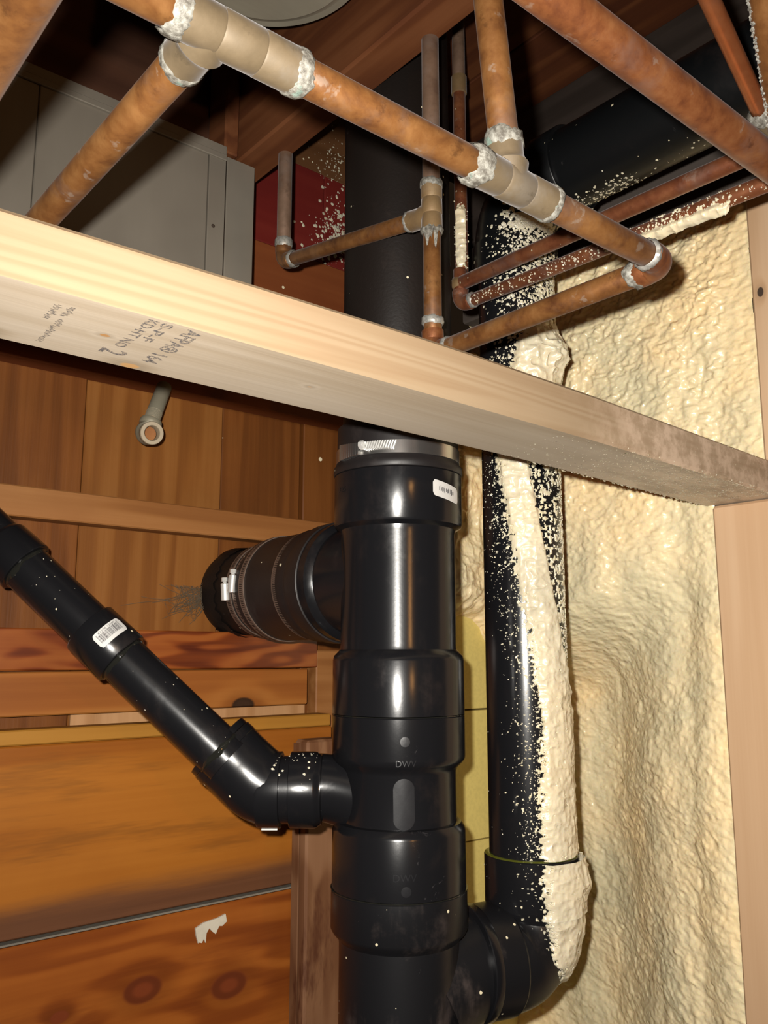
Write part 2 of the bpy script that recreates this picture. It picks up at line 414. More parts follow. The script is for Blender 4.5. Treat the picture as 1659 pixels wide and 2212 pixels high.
# ---------------------------------------------------------------- mesh building
class MB:
    def __init__(s):
        s.v, s.f = [], []

    def add(s, vs, fs):
        o = len(s.v)
        s.v += [tuple(x) for x in vs]
        s.f += [tuple(i + o for i in q) for q in fs]
        return s

    def box(s, a, b, bev=0.0):
        a, b = V(a), V(b)
        lo = [min(a[i], b[i]) for i in range(3)]
        hi = [max(a[i], b[i]) for i in range(3)]
        return s.obb((V(lo) + V(hi)) / 2, (V((1, 0, 0)), V((0, 1, 0)), UP), [(hi[i] - lo[i]) / 2 for i in range(3)], bev)

    def obb(s, c, ax, h, bev=0.0):
        bev = min(bev, min(h) * 0.45)
        if bev <= 0:
            vs = [c + ax[0] * (x * h[0]) + ax[1] * (y * h[1]) + ax[2] * (z * h[2]) for x in (-1, 1) for y in (-1, 1) for z in (-1, 1)]
            return s.add(vs, [(0, 1, 3, 2), (4, 6, 7, 5), (0, 4, 5, 1), (2, 3, 7, 6), (0, 2, 6, 4), (1, 5, 7, 3)])
        vs, idx = [], {}
        for x in (-1, 1):
            for y in (-1, 1):
                for z in (-1, 1):
                    for k in range(3):
                        d = [h[i] if i == k else h[i] - bev for i in range(3)]
                        idx[(x, y, z, k)] = len(vs)
                        vs.append(c + ax[0] * (x * d[0]) + ax[1] * (y * d[1]) + ax[2] * (z * d[2]))
        fs = []
        S = (-1, 1)
        for k in range(3):
            i, j = [(1, 2), (0, 2), (0, 1)][k]
            for sg in S:
                q = []
                for a, b in ((-1, -1), (1, -1), (1, 1), (-1, 1)):
                    t = [0, 0, 0]
                    t[k], t[i], t[j] = sg, a, b
                    q.append(idx[(*t, k)])
                fs.append(q)
            for a in S:
                for b in S:
                    q = []
                    for sg, kk in ((-1, i), (1, i), (1, j), (-1, j)):
                        t = [0, 0, 0]
                        t[k], t[i], t[j] = sg, a, b
                        q.append(idx[(*t, kk)])
                    fs.append(q)
        for x in S:
            for y in S:
                for z in S:
                    fs.append([idx[(x, y, z, k)] for k in range(3)])
        return s.add(vs, fs)

    def lathe(s, p, a, prof, n=40, cap=True):
        fr = frame(p, a)
        o = len(s.v)
        for (t, r) in prof:
            for i in range(n):
                s.v.append(tuple(fr.at(t, 2 * math.pi * i / n, r)))
        for j in range(len(prof) - 1):
            for i in range(n):
                k = (i + 1) % n
                s.f.append((o + j * n + i, o + j * n + k, o + (j + 1) * n + k, o + (j + 1) * n + i))
        if cap:
            s.f.append(tuple(o + i for i in range(n))[::-1])
            s.f.append(tuple(o + (len(prof) - 1) * n + i for i in range(n)))
        return s

    def tube(s, pts, r, n=32, cap=True):
        pts = [V(p) for p in pts]
        rs = r if isinstance(r, (list, tuple)) else [r] * len(pts)
        o = len(s.v)
        tn = []
        for i in range(len(pts)):
            d = (pts[min(i + 1, len(pts) - 1)] - pts[max(i - 1, 0)])
            tn.append(d.normalized() if d.length > 1e-9 else tn[-1])
        nrm = tn[0].orthogonal().normalized()
        for i, p in enumerate(pts):
            nrm = (nrm - tn[i] * nrm.dot(tn[i])).normalized()
            b = tn[i].cross(nrm)
            for k in range(n):
                a = 2 * math.pi * k / n
                s.v.append(tuple(p + (nrm * math.cos(a) + b * math.sin(a)) * rs[i]))
        for j in range(len(pts) - 1):
            for i in range(n):
                k = (i + 1) % n
                s.f.append((o + j * n + i, o + j * n + k, o + (j + 1) * n + k, o + (j + 1) * n + i))
        if cap:
            s.f.append(tuple(o + i for i in range(n))[::-1])
            s.f.append(tuple(o + (len(pts) - 1) * n + i for i in range(n)))
        return s

    def grid(s, P, nu, nv, closed=False):
        o = len(s.v)
        s.v += [tuple(p) for p in P]
        for i in range(nu - 1):
            for j in range(nv - 1):
                s.f.append((o + i * nv + j, o + (i + 1) * nv + j, o + (i + 1) * nv + j + 1, o + i * nv + j + 1))
        return s

    def bead(s, c, n, r, flat=0.55):
        """a small blob sitting on a surface with normal n"""
        n = V(n).normalized()
        u = n.orthogonal().normalized()
        w = n.cross(u)
        vs = [c - n * r * 0.3, c + n * r * flat]
        k = 6
        for i in range(k):
            a = 6.283 * i / k
            q = r * random.uniform(0.75, 1.2)
            vs.append(c + (u * math.cos(a) + w * math.sin(a)) * q)
        fs = []
        for i in range(k):
            j = (i + 1) % k
            fs += [(1, 2 + i, 2 + j), (0, 2 + j, 2 + i)]
        return s.add(vs, fs)


class frame:
    """cylinder coordinates: phi = 0 faces the origin side of the axis"""

    def __init__(s, p, a):
        s.p, s.a = V(p), V(a).normalized()
        e = -s.p
        e = e - s.a * e.dot(s.a)
        s.e1 = e.normalized()
        s.e2 = s.a.cross(s.e1)

    def at(s, t, phi, r):
        return s.p + s.a * t + (s.e1 * math.cos(phi) + s.e2 * math.sin(phi)) * r

    def nrm(s, phi):
        return s.e1 * math.cos(phi) + s.e2 * math.sin(phi)


def wpos(o):
    p = V(o.location)
    while o.parent:
        o = o.parent
        p += V(o.location)
    return p


def link(name, me, mat, parent, at):
    o = bpy.data.objects.new(name, me)
    COL.objects.link(o)
    if mat:
        me.materials.append(M[mat] if isinstance(mat, str) else mat)
    if parent:
        o.parent = parent
        o.location = V(at) - wpos(parent)
    else:
        o.location = at
    return o


def obj(name, mb, mat, parent=None, smooth=True, kind=None, label=None, angle=40):
    vs = np.array(mb.v, dtype=float)
    lo, hi = vs.min(0), vs.max(0)
    c = np.array([(lo[0] + hi[0]) / 2, (lo[1] + hi[1]) / 2, lo[2]])
    me = bpy.data.meshes.new(name)
    me.from_pydata((vs - c).tolist(), [], mb.f)
    me.update()
    if smooth:
        me.polygons.foreach_set('use_smooth', [True] * len(me.polygons))
        me.set_sharp_from_angle(angle=math.radians(angle))
    o = link(name, me, mat, parent, c)
    if kind:
        o['kind'] = kind
    if label:
        o['label'] = label
    return o


def thing(name, label, cat, loc, group=None):
    o = bpy.data.objects.new(name, None)
    COL.objects.link(o)
    o.empty_display_size = 0.02
    o.location = loc
    o['label'] = label
    o['category'] = cat
    if group:
        o['group'] = group
    return o


def setting(name, loc=(0, 0, 0)):
    o = bpy.data.objects.new(name, None)
    COL.objects.link(o)
    o.empty_display_size = 0.02
    o.location = loc
    o['kind'] = 'structure'
    return o


def board(name, a, b, mat, parent, bev=0.0015, label=None):
    return obj(name, MB().box(a, b, bev), mat, parent, smooth=False, label=label)


# vectorised value noise
def vnoise(x, y, z=0.0, seed=0):
    x, y, z = np.broadcast_arrays(np.asarray(x, float), np.asarray(y, float), np.asarray(z, float))
    xi, yi, zi = np.floor(x), np.floor(y), np.floor(z)
    fx, fy, fz = x - xi, y - yi, z - zi
    fx, fy, fz = [f * f * f * (f * (f * 6 - 15) + 10) for f in (fx, fy, fz)]
    xi, yi, zi = xi.astype(np.int64), yi.astype(np.int64), zi.astype(np.int64)

    def h(i, j, k):
        n = (i * 73856093) ^ (j * 19349663) ^ (k * 83492791) ^ (seed * 2654435761)
        n = (n ^ (n >> 13)) * 1274126177 & 0x7fffffff
        n = (n ^ (n >> 16)) & 0xffff
        return n / 65535.0
    out = 0.0
    for a in (0, 1):
        for b in (0, 1):
            for c in (0, 1):
                w = (fx if a else 1 - fx) * (fy if b else 1 - fy) * (fz if c else 1 - fz)
                out = out + w * h(xi + a, yi + b, zi + c)
    return out


def fbm(x, y, z=0.0, o=4, seed=0, g=0.5):
    t, a, s = 0.0, 1.0, 0.0
    for i in range(o):
        t = t + a * vnoise(x * 2 ** i, y * 2 ** i, np.asarray(z) * 2 ** i, seed + i)
        s += a
        a *= g
    return t / s


def sstep(v, a, b):
    t = np.clip((v - a) / (b - a), 0, 1)
    return t * t * (3 - 2 * t)


def billow(x, y, z, seed):
    """rounded foam bubbles"""
    return 1 - np.abs(2 * vnoise(x, y, z, seed) - 1)


def mesh_grid(name, P, nu, nv, keep, mat, parent=None, kind=None, at=None):
    """P (nu*nv, 3); keep: vertex mask, quads with no kept corner are dropped"""
    idx = np.arange(nu * nv).reshape(nu, nv)
    q = np.stack([idx[:-1, :-1], idx[1:, :-1], idx[1:, 1:], idx[:-1, 1:]], -1).reshape(-1, 4)
    q = q[keep[q].any(1)]
    used = np.unique(q)
    remap = np.zeros(nu * nv, int)
    remap[used] = np.arange(len(used))
    q = remap[q]
    vs = P[used]
    lo, hi = vs.min(0), vs.max(0)
    c = np.array([(lo[0] + hi[0]) / 2, (lo[1] + hi[1]) / 2, lo[2]]) if at is None else np.array(at)
    me = bpy.data.meshes.new(name)
    me.vertices.add(len(vs))
    me.vertices.foreach_set('co', (vs - c).astype(np.float32).ravel())
    me.loops.add(len(q) * 4)
    me.loops.foreach_set('vertex_index', q.astype(np.int32).ravel())
    me.polygons.add(len(q))
    me.polygons.foreach_set('loop_start', np.arange(0, len(q) * 4, 4, dtype=np.int32))
    me.polygons.foreach_set('use_smooth', np.ones(len(q), bool))
    me.update(calc_edges=True)
    me.validate()
    o = link(name, me, mat, parent, c)
    if kind:
        o['kind'] = kind
    return o


def foam_tube(name, fr, rfun, s0, s1, ph0, ph1, cover, thick, parent, nu=420, nv=200, seed=3):
    s = np.linspace(s0, s1, nu)[:, None] * np.ones((1, nv))
    ph = np.linspace(ph0, ph1, nv)[None, :] * np.ones((nu, 1))
    R = rfun(s)
    px, py, pz = [np.asarray(fr.p[i] + fr.a[i] * s + (fr.e1[i] * np.cos(ph) + fr.e2[i] * np.sin(ph)) * R) for i in range(3)]
    c = cover(ph, s)
    fine = fbm(px * 330, py * 330, pz * 330, 3, seed, 0.55)
    m = c + (fine - 0.5) * 1.55
    on = sstep(m, 0.50, 0.66)
    lump = 0.35 + 0.45 * billow(px * 60, py * 60, pz * 60, seed + 9) + 0.5 * billow(px * 130, py * 130, pz * 130, seed + 11) * 0.6
    solid = sstep(c, 0.55, 1.05)
    h = on * (0.0012 + thick(ph, s) * solid * lump + 0.0008 * lump)
    r = R - 0.0014 + h * 1.0 + 0.0014 * on * 0.5
    P = np.stack([fr.p[i] + fr.a[i] * s + (fr.e1[i] * np.cos(ph) + fr.e2[i] * np.sin(ph)) * r for i in range(3)], -1).reshape(-1, 3)
    return mesh_grid(name, P, nu, nv, (on > 0.03).ravel(), 'foam', parent, 'stuff')


def patch(mb, fr, R, ph0, ph1, s0, s1, n=14, rnd=0.0, shear=0.0):
    """a label bent round a cylinder"""
    P = []
    for i in range(n + 1):
        u = i / n
        ph = ph0 + (ph1 - ph0) * u
        arc = min(u, 1 - u) * abs(ph1 - ph0) * R
        cut = rnd - math.sqrt(max(rnd * rnd - max(rnd - arc, 0) ** 2, 0)) if arc < rnd else 0.0
        a, b = s0 + cut, s1 - cut
        for j in range(5):
            P.append(fr.at(a + (b - a) * j / 4 + shear * (u - 0.5), ph, R))
    mb.grid(P, n + 1, 5)
    return mb


def jag(fr, R, s0, s1, amp, n=44, rows=5, bul=0.0012, seed=0, drip=None):
    """a ragged sleeve (solder, flux) round a pipe"""
    mb = MB()
    rn = random.Random(seed)
    k1 = [rn.uniform(0, 6.28) for _ in range(6)]
    o = len(mb.v)
    for j in range(rows):
        w = j / (rows - 1)
        for i in range(n):
            a = 6.283185 * i / n
            w0 = math.sin(3 * a + k1[0]) * 0.5 + math.sin(7 * a + k1[1]) * 0.35 + rn.uniform(-0.35, 0.35)
            w1 = math.sin(2 * a + k1[2]) * 0.5 + math.sin(5 * a + k1[3]) * 0.35 + rn.uniform(-0.35, 0.35)
            a0 = s0 + amp * w0 * 0.8
            a1 = s1 + amp * w1
            if drip:
                for (pc, pw, ln) in drip:
                    dd = abs((a - pc + math.pi) % (2 * math.pi) - math.pi)
                    if dd < pw:
                        a1 += ln * (1 - (dd / pw) ** 2)
            rr = R + (0.0004 if j in (0, rows - 1) else bul * rn.uniform(0.6, 1.3))
            if j in (0, rows - 1):
                rr = R - 0.0004
            mb.v.append(tuple(fr.at(a0 + (a1 - a0) * w, a, rr)))
    for j in range(rows - 1):
        for i in range(n):
            k = (i + 1) % n
            mb.f.append((o + j * n + i, o + j * n + k, o + (j + 1) * n + k, o + (j + 1) * n + i))
    return mb


def bezarc(p0, c, p1, n=12):
    """round bend from p0 to p1 with corner c (circular when the legs are equal)"""
    p0, c, p1 = V(p0), V(c), V(p1)
    a, b = (c - p0), (p1 - c)
    ang = a.angle(b)
    if ang < 1e-3:
        return [p0, p1]
    leg = a.length
    r = leg / math.tan(ang / 2)
    an, bn = a.normalized(), b.normalized()
    inn = (bn - an * bn.dot(an)).normalized()
    ce = p0 + inn * r
    return [ce - inn * r * math.cos(ang * i / n) + an * r * math.sin(ang * i / n) for i in range(n + 1)]


def text_mesh(body, size, spacing=1.0, bold=0.0):
    cu = bpy.data.curves.new('t', 'FONT')
    cu.body = body
    cu.size = size
    cu.space_character = spacing
    cu.resolution_u = 3
    cu.extrude = 0.0
    cu.offset = bold
    ob = bpy.data.objects.new('t', cu)
    COL.objects.link(ob)
    bpy.context.view_layer.update()
    me = bpy.data.meshes.new_from_object(ob.evaluated_get(bpy.context.evaluated_depsgraph_get()))
    vs = [tuple(v.co) for v in me.vertices]
    fs = [tuple(p.vertices) for p in me.polygons]
    bpy.data.objects.remove(ob)
    bpy.data.curves.remove(cu)
    bpy.data.meshes.remove(me)
    return vs, fs


# ================================================================ THE SETTING
FLOORZ = -1.5
YS = 1.03          # face of the vertical planks
YB = 1.00          # face of the battens
YL = 0.955         # face of the low wide boards
XS = 0.925         # face of the right studs

fl = obj('floor', MB().box((-1.2, -2.0, FLOORZ - 0.1), (1.4, 1.3, FLOORZ)), 'concrete', smooth=False)
fl['kind'] = 'structure'

wl = setting('wall_left', (0.4, YS, FLOORZ))
zt = 0.385
px_edges = [-0.26, -0.09, 0.09, 0.235]
pj = [atY(178, 1000, YS).x, atY(480, 1000, YS).x, atY(652, 1000, YS).x]
edges = [-0.42, -0.20, 0.01, 0.19] + pj + [0.80, 0.96, 1.10]
for i in range(len(edges) - 1):
    yy = YS + 0.0035 * ((i * 37) % 3 - 1)
    board('plank', (edges[i] + 0.0008, yy, -0.12), (edges[i + 1] - 0.0008, yy + 0.02, zt), 'plank_pale' if i == 4 else 'plank', wl)
    board('plank', (edges[i] + 0.0008, yy, FLOORZ), (edges[i + 1] - 0.0008, yy + 0.02, -0.1215), 'plank', wl)
# pale strip of sheathing that shows in the gap above the wide board
z0, z1 = atY(300, 1592, YS).z, atY(300, 1522, YS).z
board('plank', (pj[0] + 0.001, YS - 0.008, z0 - 0.02), (atY(652, 1530, YS).x, YS - 0.004, z1 + 0.008), 'plank_gap', wl, label='pale grey plank in the gap above the wide board')


def hb(name, ptop, pbot, x0, x1, mat, yf=YB, th=0.028, label=None, bev=0.0015):
    zt_, zb_ = atY(*ptop, yf).z, atY(*pbot, yf).z
    return board(name, (x0, yf, zb_), (x1, yf + th, zt_), mat, wl, bev, label)


XE = atY(718, 1450, YB).x
hb('batten', (300, 1079), (300, 1141), -0.42, XE + 0.05, 'batten', label='brown batten across the vertical planks')
xr = atY(686, 1450, YB).x
hb('batten', (300, 1361), (300, 1446), -0.42, xr, 'red_batten', label='glossy reddish batten')
hb('batten', (300, 1449), (300, 1537), -0.42, atY(664, 1530, YB).x, 'orange_plank', label='orange batten with a dark knot on its lower edge')
board('trim_board', (xr + 0.001, YB + 0.004, atY(700, 1590, YB).z), (XE + 0.03, YB + 0.028, atY(700, 1405, YB).z), 'batten', wl)
XL = atY(717, 1600, YL).x
hb('wide_board', (350, 1561), (350, 1591), -0.42, XL, 'board_strip', YL + 0.003, 0.03, label='yellow upper edge strip of the wide board')
zt_, zb_ = atY(350, 1592, YL).z, atY(350, 1969, YL).z
hb('wide_board', (350, 1592), (350, 1966), -0.42, XL, 'board', YL, 0.033, label='wide orange board with a weathered lower edge')
zz = atY(350, 1972, YL).z
board('dust_ledge', (-0.42, YL - 0.0005, zz - 0.0022), (atY(642, 1900, YL).x, YL + 0.02, zz), 'galv', wl, 0.0005)
board('wide_board', (-0.42, YL + 0.002, zz - 0.235), (XL, YL + 0.032, zz - 0.004), 'board_low', wl, label='knotty orange board under the wide one')
for k in range(1, 5):
    board('wide_board', (-0.42, YL + 0.002, zz - 0.235 * (k + 1)), (XL, YL + 0.032, zz - 0.235 * k - 0.003), 'board', wl)
# stud that closes the boards at the corner
YC = 0.925
xa, xb = atY(662, 1800, YC).x, atY(722, 1800, YC).x
board('stud', (xa, YC, FLOORZ), (xb + 0.012, YC + 0.029, atY(690, 1598, YC).z), 'corner_stud', wl, 0.003, label='dark weathered corner stud')
xa2 = atY(647, 1800, YC + 0.012).x
board('stud', (xa2, YC + 0.014, FLOORZ), (xa - 0.0005, YC + 0.029, atY(690, 1606, YC).z), 'corner_stud', wl, 0.002)
# upper wall: rust-brown and dark red boards, brown board above, rim behind the duct
zr0 = atY(333, 851, YS).z
zr1 = atY(580, 528, YB).z
zr2 = atY(700, 378, YB).z
board('rim_board', (-0.42, YB - 0.002, zr0), (0.86, YB + 0.03, zr1), 'brown_low', wl, label='rust brown board with foam specks')
xm = atY(700, 500, YB).x
board('rim_board', (-0.42, YB, zr1 + 0.001), (xm + 0.0, YB + 0.03, zr2), 'red', wl, label='dark red painted board')
board('rim_board', (xm + 0.0012, YB + 0.001, zr1 + 0.001), (0.90, YB + 0.03, zr2), 'red', wl, label='dark red painted board beside the iron pipe')
board('rim_board', (-0.42, YB + 0.004, zr2 + 0.001), (0.90, YB + 0.03, 0.86), 'brown_up', wl, label='brown board with dense foam specks')
# torn paper scraps of foam on the red board
mb = MB()
rn = random.Random(5)
for k in range(520):
    x_, y_ = rn.gauss(725, 22), rn.gauss(500, 34)
    if rn.random() < 0.3:
        x_, y_ = rn.uniform(650, 745), rn.gauss(590, 60)
    if rn.random() < 0.3:
        x_, y_ = rn.gauss(722, 22), rn.gauss(352, 22)
    if not (640 < x_ < 748 and 290 < y_ < 690):
        continue
    p = atY(x_, y_, YB)
    mb.bead(p, (0, -1, 0), rn.choice([0.0007, 0.0009, 0.0012, 0.002, 0.003]) * (1.0 if y_ > 400 else 0.6), 0.4)
obj('foam_specks', mb, 'foam', wl, kind='stuff')
# smear of white paint on the knotty board
mb = MB()
out = [(422, 2006), (440, 1993), (470, 1983), (487, 1974), (490, 1990), (480, 2000), (474, 2000), (470, 2007), (466, 2018), (458, 2012), (452, 2005), (446, 2016), (444, 2037), (440, 2028), (436, 2037), (430, 2036), (428, 2038), (424, 2022)]
ps = [atY(x, y, YL) + V((0, -0.0004, 0)) for x, y in out]
n = len(ps)
mb.add(ps + [p + V((0, 0.003, 0)) for p in ps], [tuple(range(n))] + [(i, (i + 1) % n, n + (i + 1) % n, n + i) for i in range(n)])
obj('paint_smear', mb, 'paint', wl, smooth=False, label='smear of white paint')

# yellow rigid foam boards in the corner behind the pipes
YY = 0.95
zj1, zj2 = atY(1020, 1533, YY).z, atY(1020, 1817, YY).z
for a, b in ((zj1 + 0.0012, 0.30), (zj2 + 0.001, zj1 - 0.0012), (zj2 - 0.26, zj2 - 0.001), (FLOORZ, zj2 - 0.262)):
    board('foam_board', (0.87, YY, a), (1.07, YY + 0.03, b), 'yellow', wl, 0.001)

wr = setting('wall_right', (1.0, 0.3, FLOORZ))
board('sheathing', (1.085, -0.6, FLOORZ), (1.12, 1.06, 0.56), 'dark', wr)
yb_ = atX(1537, 1100, XS).y
board('stud', (XS, yb_ - 0.16, FLOORZ), (XS + 0.10, yb_, 0.1710), 'stud', wr, 0.003, label='pale pine stud under the crossing board')
ya_ = atX(1620, 600, XS).y
board('stud', (XS, ya_ - 0.09, 0.2125), (XS + 0.10, ya_, 0.535), 'stud', wr, 0.003, label='pale pine stud above the crossing board')
board('stud', (XS, -0.6, FLOORZ), (XS + 0.10, -0.56, 0.535), 'stud', wr, 0.003)
board('sill_plate', (0.955, -0.6, 0.535), (1.10, 0.94, 0.66), 'grey_plate', wr, 0.003, label='grey sill plate above the foam')
board('sill_plate', (0.945, -0.6, 0.662), (1.10, 0.94, 0.835), 'rim_y', wr, 0.003)

# spray foam on the right wall
ny, nz = 520, 1050
Yg = np.linspace(ya_ - 0.035, 0.955, ny)[:, None] * np.ones((1, nz))
Zg = np.linspace(-0.72, 0.545, nz)[None, :] * np.ones((ny, 1))
low = 1 - sstep(Zg + 0.05 * np.sin(Yg * 9), -0.02, 0.085)
cor = sstep(Yg, 0.57, 0.80)
X0 = 0.945 - 0.012 * sstep(Zg, 0.1, 0.3) + 0.105 * low * cor + 0.02 * low * sstep(Yg, 0.50, 0.6) + 0.05 * (1 - low) * sstep(Yg, 0.80, 0.95)
wx, wz = Yg + 0.012 * fbm(Yg * 20, Zg * 20, 3.0, 2, 51), Zg + 0.012 * fbm(Yg * 20, Zg * 20, 7.0, 2, 52)
L1 = fbm(wx * 8, wz * 7, 0.3, 3, 1)
ridge = np.abs(fbm(wx * 7 + 4, wz * 5 + 2 * wx, 0.7, 3, 5) - 0.5)
L2 = vnoise(wx * 46, wz * 60, 0.5, 21) * 0.28 + vnoise(wx * 120, wz * 165, 0.2, 22) * 0.40 + vnoise(wx * 210, wz * 290, 0.9, 23) * 0.20
rough_zone = 0.6 + 0.65 * sstep(Zg, 0.05, 0.35) + 0.3 * sstep(fbm(Yg * 7, Zg * 7, 2.0, 3, 9), 0.5, 0.65)
bump_ = (L1 - 0.5) * 0.036 + L2 * 0.0085 * rough_zone - 0.0012 * (1 - sstep(ridge, 0.0, 0.04))
yedge = np.where(Zg > 0.19, ya_, yb_)
near = 1 - sstep(Yg, yedge, yedge + 0.07)
flush = XS + 0.006 - (L1 - 0.5) * 0.004 - L2 * 0.0050
Xg = (X0 - bump_) * (1 - near) + flush * near
Xg = np.maximum(Xg, 0.885)
P = np.stack([Xg, Yg, Zg], -1).reshape(-1, 3)
hide = ((Zg < 0.186) & (Yg < yb_ - 0.003 + 0.004 * fbm(Zg * 40, 0, 0, 2, 3))) | ((Zg >= 0.186) & (Yg < ya_ - 0.003 + 0.006 * fbm(Zg * 40, 0, 0, 2, 2)))
fw = mesh_grid('spray_foam', P, ny, nz, (~hide).ravel(), 'foam_wall_bright')
fw['kind'] = 'stuff'
fw['label'] = 'cream spray foam insulation covering the wall right of the pipes'
fw['category'] = 'foam'
# foam in the corner over the yellow board
nx, nz = 150, 330
Xc = np.linspace(0.86, 1.06, nx)[:, None] * np.ones((1, nz))
Zc = np.linspace(0.0, 0.47, nz)[None, :] * np.ones((nx, 1))
zlow = atY(1003, 1330, YY).z + (1.0 - sstep(Xc, 0.94, 1.03)) * 0.0 - 0.03 * sstep(Xc, 0.955, 1.03)
thk = sstep(Zc - zlow + 0.03 * (fbm(Xc * 30, Zc * 30, 0, 3, 4) - 0.5), 0.0, 0.035)
Yc = YY + 0.004 - thk * (0.022 + 0.03 * fbm(Xc * 12, Zc * 10, 0, 3, 6) + 0.011 * (billow(Xc * 38, Zc * 34, 0.1, 41) * 0.6 + billow(Xc * 90, Zc * 85, 0.3, 42) * 0.4))
fc = mesh_grid('spray_foam', np.stack([Xc, Yc, Zc], -1).reshape(-1, 3), nx, nz, (thk > 0.02).ravel(), 'foam_wall_bright')
fc['kind'] = 'stuff'
fc['label'] = 'narrow lumpy spray foam seen between the two upright black pipes'
fc['category'] = 'foam'

# ceiling: joists and the subfloor above
ce = setting('ceiling', (0.4, 0.4, 0.62))
ZJ = 0.622
j0, j1 = atZ(514, 341, ZJ).x + 0.004, atZ(578, 368, ZJ).x + 0.006
board('joist', (j0, -0.5, ZJ), (j1, 0.998, 0.85), 'joist', ce, 0.003, label='old brown joist over the red boards')
board('joist', (-0.02, -0.5, ZJ + 0.02), (0.02, 0.998, 0.85), 'joist', ce, 0.003)
board('joist', (-0.46, -0.5, ZJ + 0.02), (-0.42, 0.998, 0.85), 'joist', ce, 0.003)
for k in range(12):
    x0 = -0.5 + 0.135 * k
    board('subfloor_board', (x0, -0.6, 0.851 + 0.002 * (k % 2)), (x0 + 0.1335, 1.03, 0.872), 'subfloor', ce)
board('blocking', (0.03, 0.935, 0.60), (j0 - 0.002, 0.975, 0.85), 'rim', ce, 0.002, label='dark blocking board above the duct')
board('cleat', (j0 - 0.022, 0.885, 0.625), (j0 - 0.002, 0.93, 0.80), 'joist', ce, 0.002)

# ================================================================ LUMBER
BY, BZ = 0.43, 0.1875
bt = thing('lumber_board', 'fresh pale pine board crossing the picture with a grade stamp underneath', 'lumber', (0.4, BY + 0.045, BZ))
def bz(x, y=BY):
    """underside of the slightly bowed and twisted board"""
    return float(np.interp(x, [-0.3, 0.11, 0.36, 0.60, 0.90, 1.05], [0.190, 0.1877, 0.1853, 0.1818, 0.1735, 0.1690])) - 0.0030 * (1 - x / 0.95) * (y - BY) / 0.089


bm_ = MB()
nseg = 26
x0, x1 = -0.30, XS + 0.075
P = []
for i in range(nseg + 1):
    x = x0 + (x1 - x0) * i / nseg
    b = 0.003
    h = float(np.interp(x, [-0.3, 0.11, 0.26, 0.43, 0.57, 0.91, 1.05], [0.035, 0.0352, 0.0388, 0.0415, 0.0405, 0.0380, 0.0380]))
    z0_, z1_ = bz(x), bz(x, BY + 0.089)
    sec = [(BY + b, z0_), (BY + 0.089 - b, z1_), (BY + 0.089, z1_ + b), (BY + 0.089, z1_ + h - b), (BY + 0.089 - b, z1_ + h), (BY + b, z0_ + h), (BY, z0_ + h - b), (BY, z0_ + b)]
    P += [(x, y, z) for y, z in sec]
    if i:
        for k in range(8):
            kk = (k + 1) % 8
            bm_.f.append(((i - 1) * 8 + k, (i - 1) * 8 + kk, i * 8 + kk, i * 8 + k))
bm_.v = P
bm_.f += [tuple(range(8))[::-1], tuple(nseg * 8 + k for k in range(8))]
ob = obj('board', bm_, 'pine', bt, angle=20)
ob.data.materials.append(M['pine_grey_lifted'])
for p in ob.data.polygons:
    if p.normal.z < -0.8:
        p.material_index = 1


def stamp(body, xl, y0, y1, h, name='grade_stamp', spacing=1.0):
    """printing on the underside that reads towards the wall; letters stand towards +X"""
    vs, fs = text_mesh(body, 1.0, spacing, 0.014)
    w = max(v[0] for v in vs)
    hh = 0.72
    out = [(xl + v[1] / hh * h, y0 + v[0] / w * (y1 - y0)) for v in vs]
    out = [(x, y, bz(x, y) - 0.0004) for x, y in out]
    mb = MB()
    mb.add(out, fs)
    return obj(name, mb, 'stamp', bt, smooth=False)


stamp('AFPA\u00ae 164', 0.2165, 0.4345, 0.4985, 0.0105)
stamp('S-P-F', 0.2015, 0.4345, 0.4665, 0.0068)
stamp('KD-HT NO', 0.1925, 0.4345, 0.4845, 0.0068)
stamp('2', 0.1890, 0.4900, 0.4990, 0.0165)
mb = MB()
rn = random.Random(11)
for (xa_, ya0, ya1, hh) in ((0.1515, 0.4465, 0.4600, 0.0045), (0.1525, 0.4660, 0.5050, 0.0048), (0.1445, 0.4475, 0.4690, 0.0046)):
    y = ya0
    while y < ya1:
        d = rn.uniform(0.0010, 0.0022)
        for q in range(2):
            xx = xa_ + rn.uniform(0, hh * 0.6)
            zq_ = bz(xx, y) - 0.0005
            mb.add([(xx, y, zq_), (xx + rn.uniform(0.001, 0.003), y + rn.uniform(0, 0.0006), zq_), (xx + 0.002, y + d * 0.6, zq_), (xx, y + d * 0.55, zq_)], [(0, 1, 2, 3)])
        y += d
obj('grade_stamp', mb, 'stamp', bt, smooth=False, label='faint worn stamp')
# foam overspray on the far end of the board
mb = MB()
rn = random.Random(3)
for k in range(5200):
    x = XS - 0.26 * abs(rn.gauss(0, 0.55)) - 0.01
    if x < 0.56:
        continue
    y = BY + rn.uniform(0.001, 0.088)
    st = 0.5 + 0.5 * math.sin(y * 420 + 8 * x)
    if rn.random() < 0.55 and st < 0.5:
        continue
    mb.bead(V((x, y, bz(x, y) + 0.0002)), (0, 0, -1), rn.uniform(0.0005, 0.0012), 0.5)
for k in range(700):
    x = XS - 0.22 * abs(rn.gauss(0, 0.5))
    if x < 0.60:
        continue
    mb.bead(V((x, BY + 0.0003, bz(x) + rn.uniform(0.001, 0.036))), (0, -1, 0), rn.uniform(0.0005, 0.0011), 0.4)
for k in range(150):
    x = rn.uniform(0.62, XS - 0.005)
    mb.bead(V((x, BY + 0.0885, bz(x, BY + 0.089) + rn.uniform(0.0, 0.004))), (0, 0.6, -0.8), rn.uniform(0.001, 0.0022), 0.7)
obj('foam_specks', mb, 'foam', bt, kind='stuff')

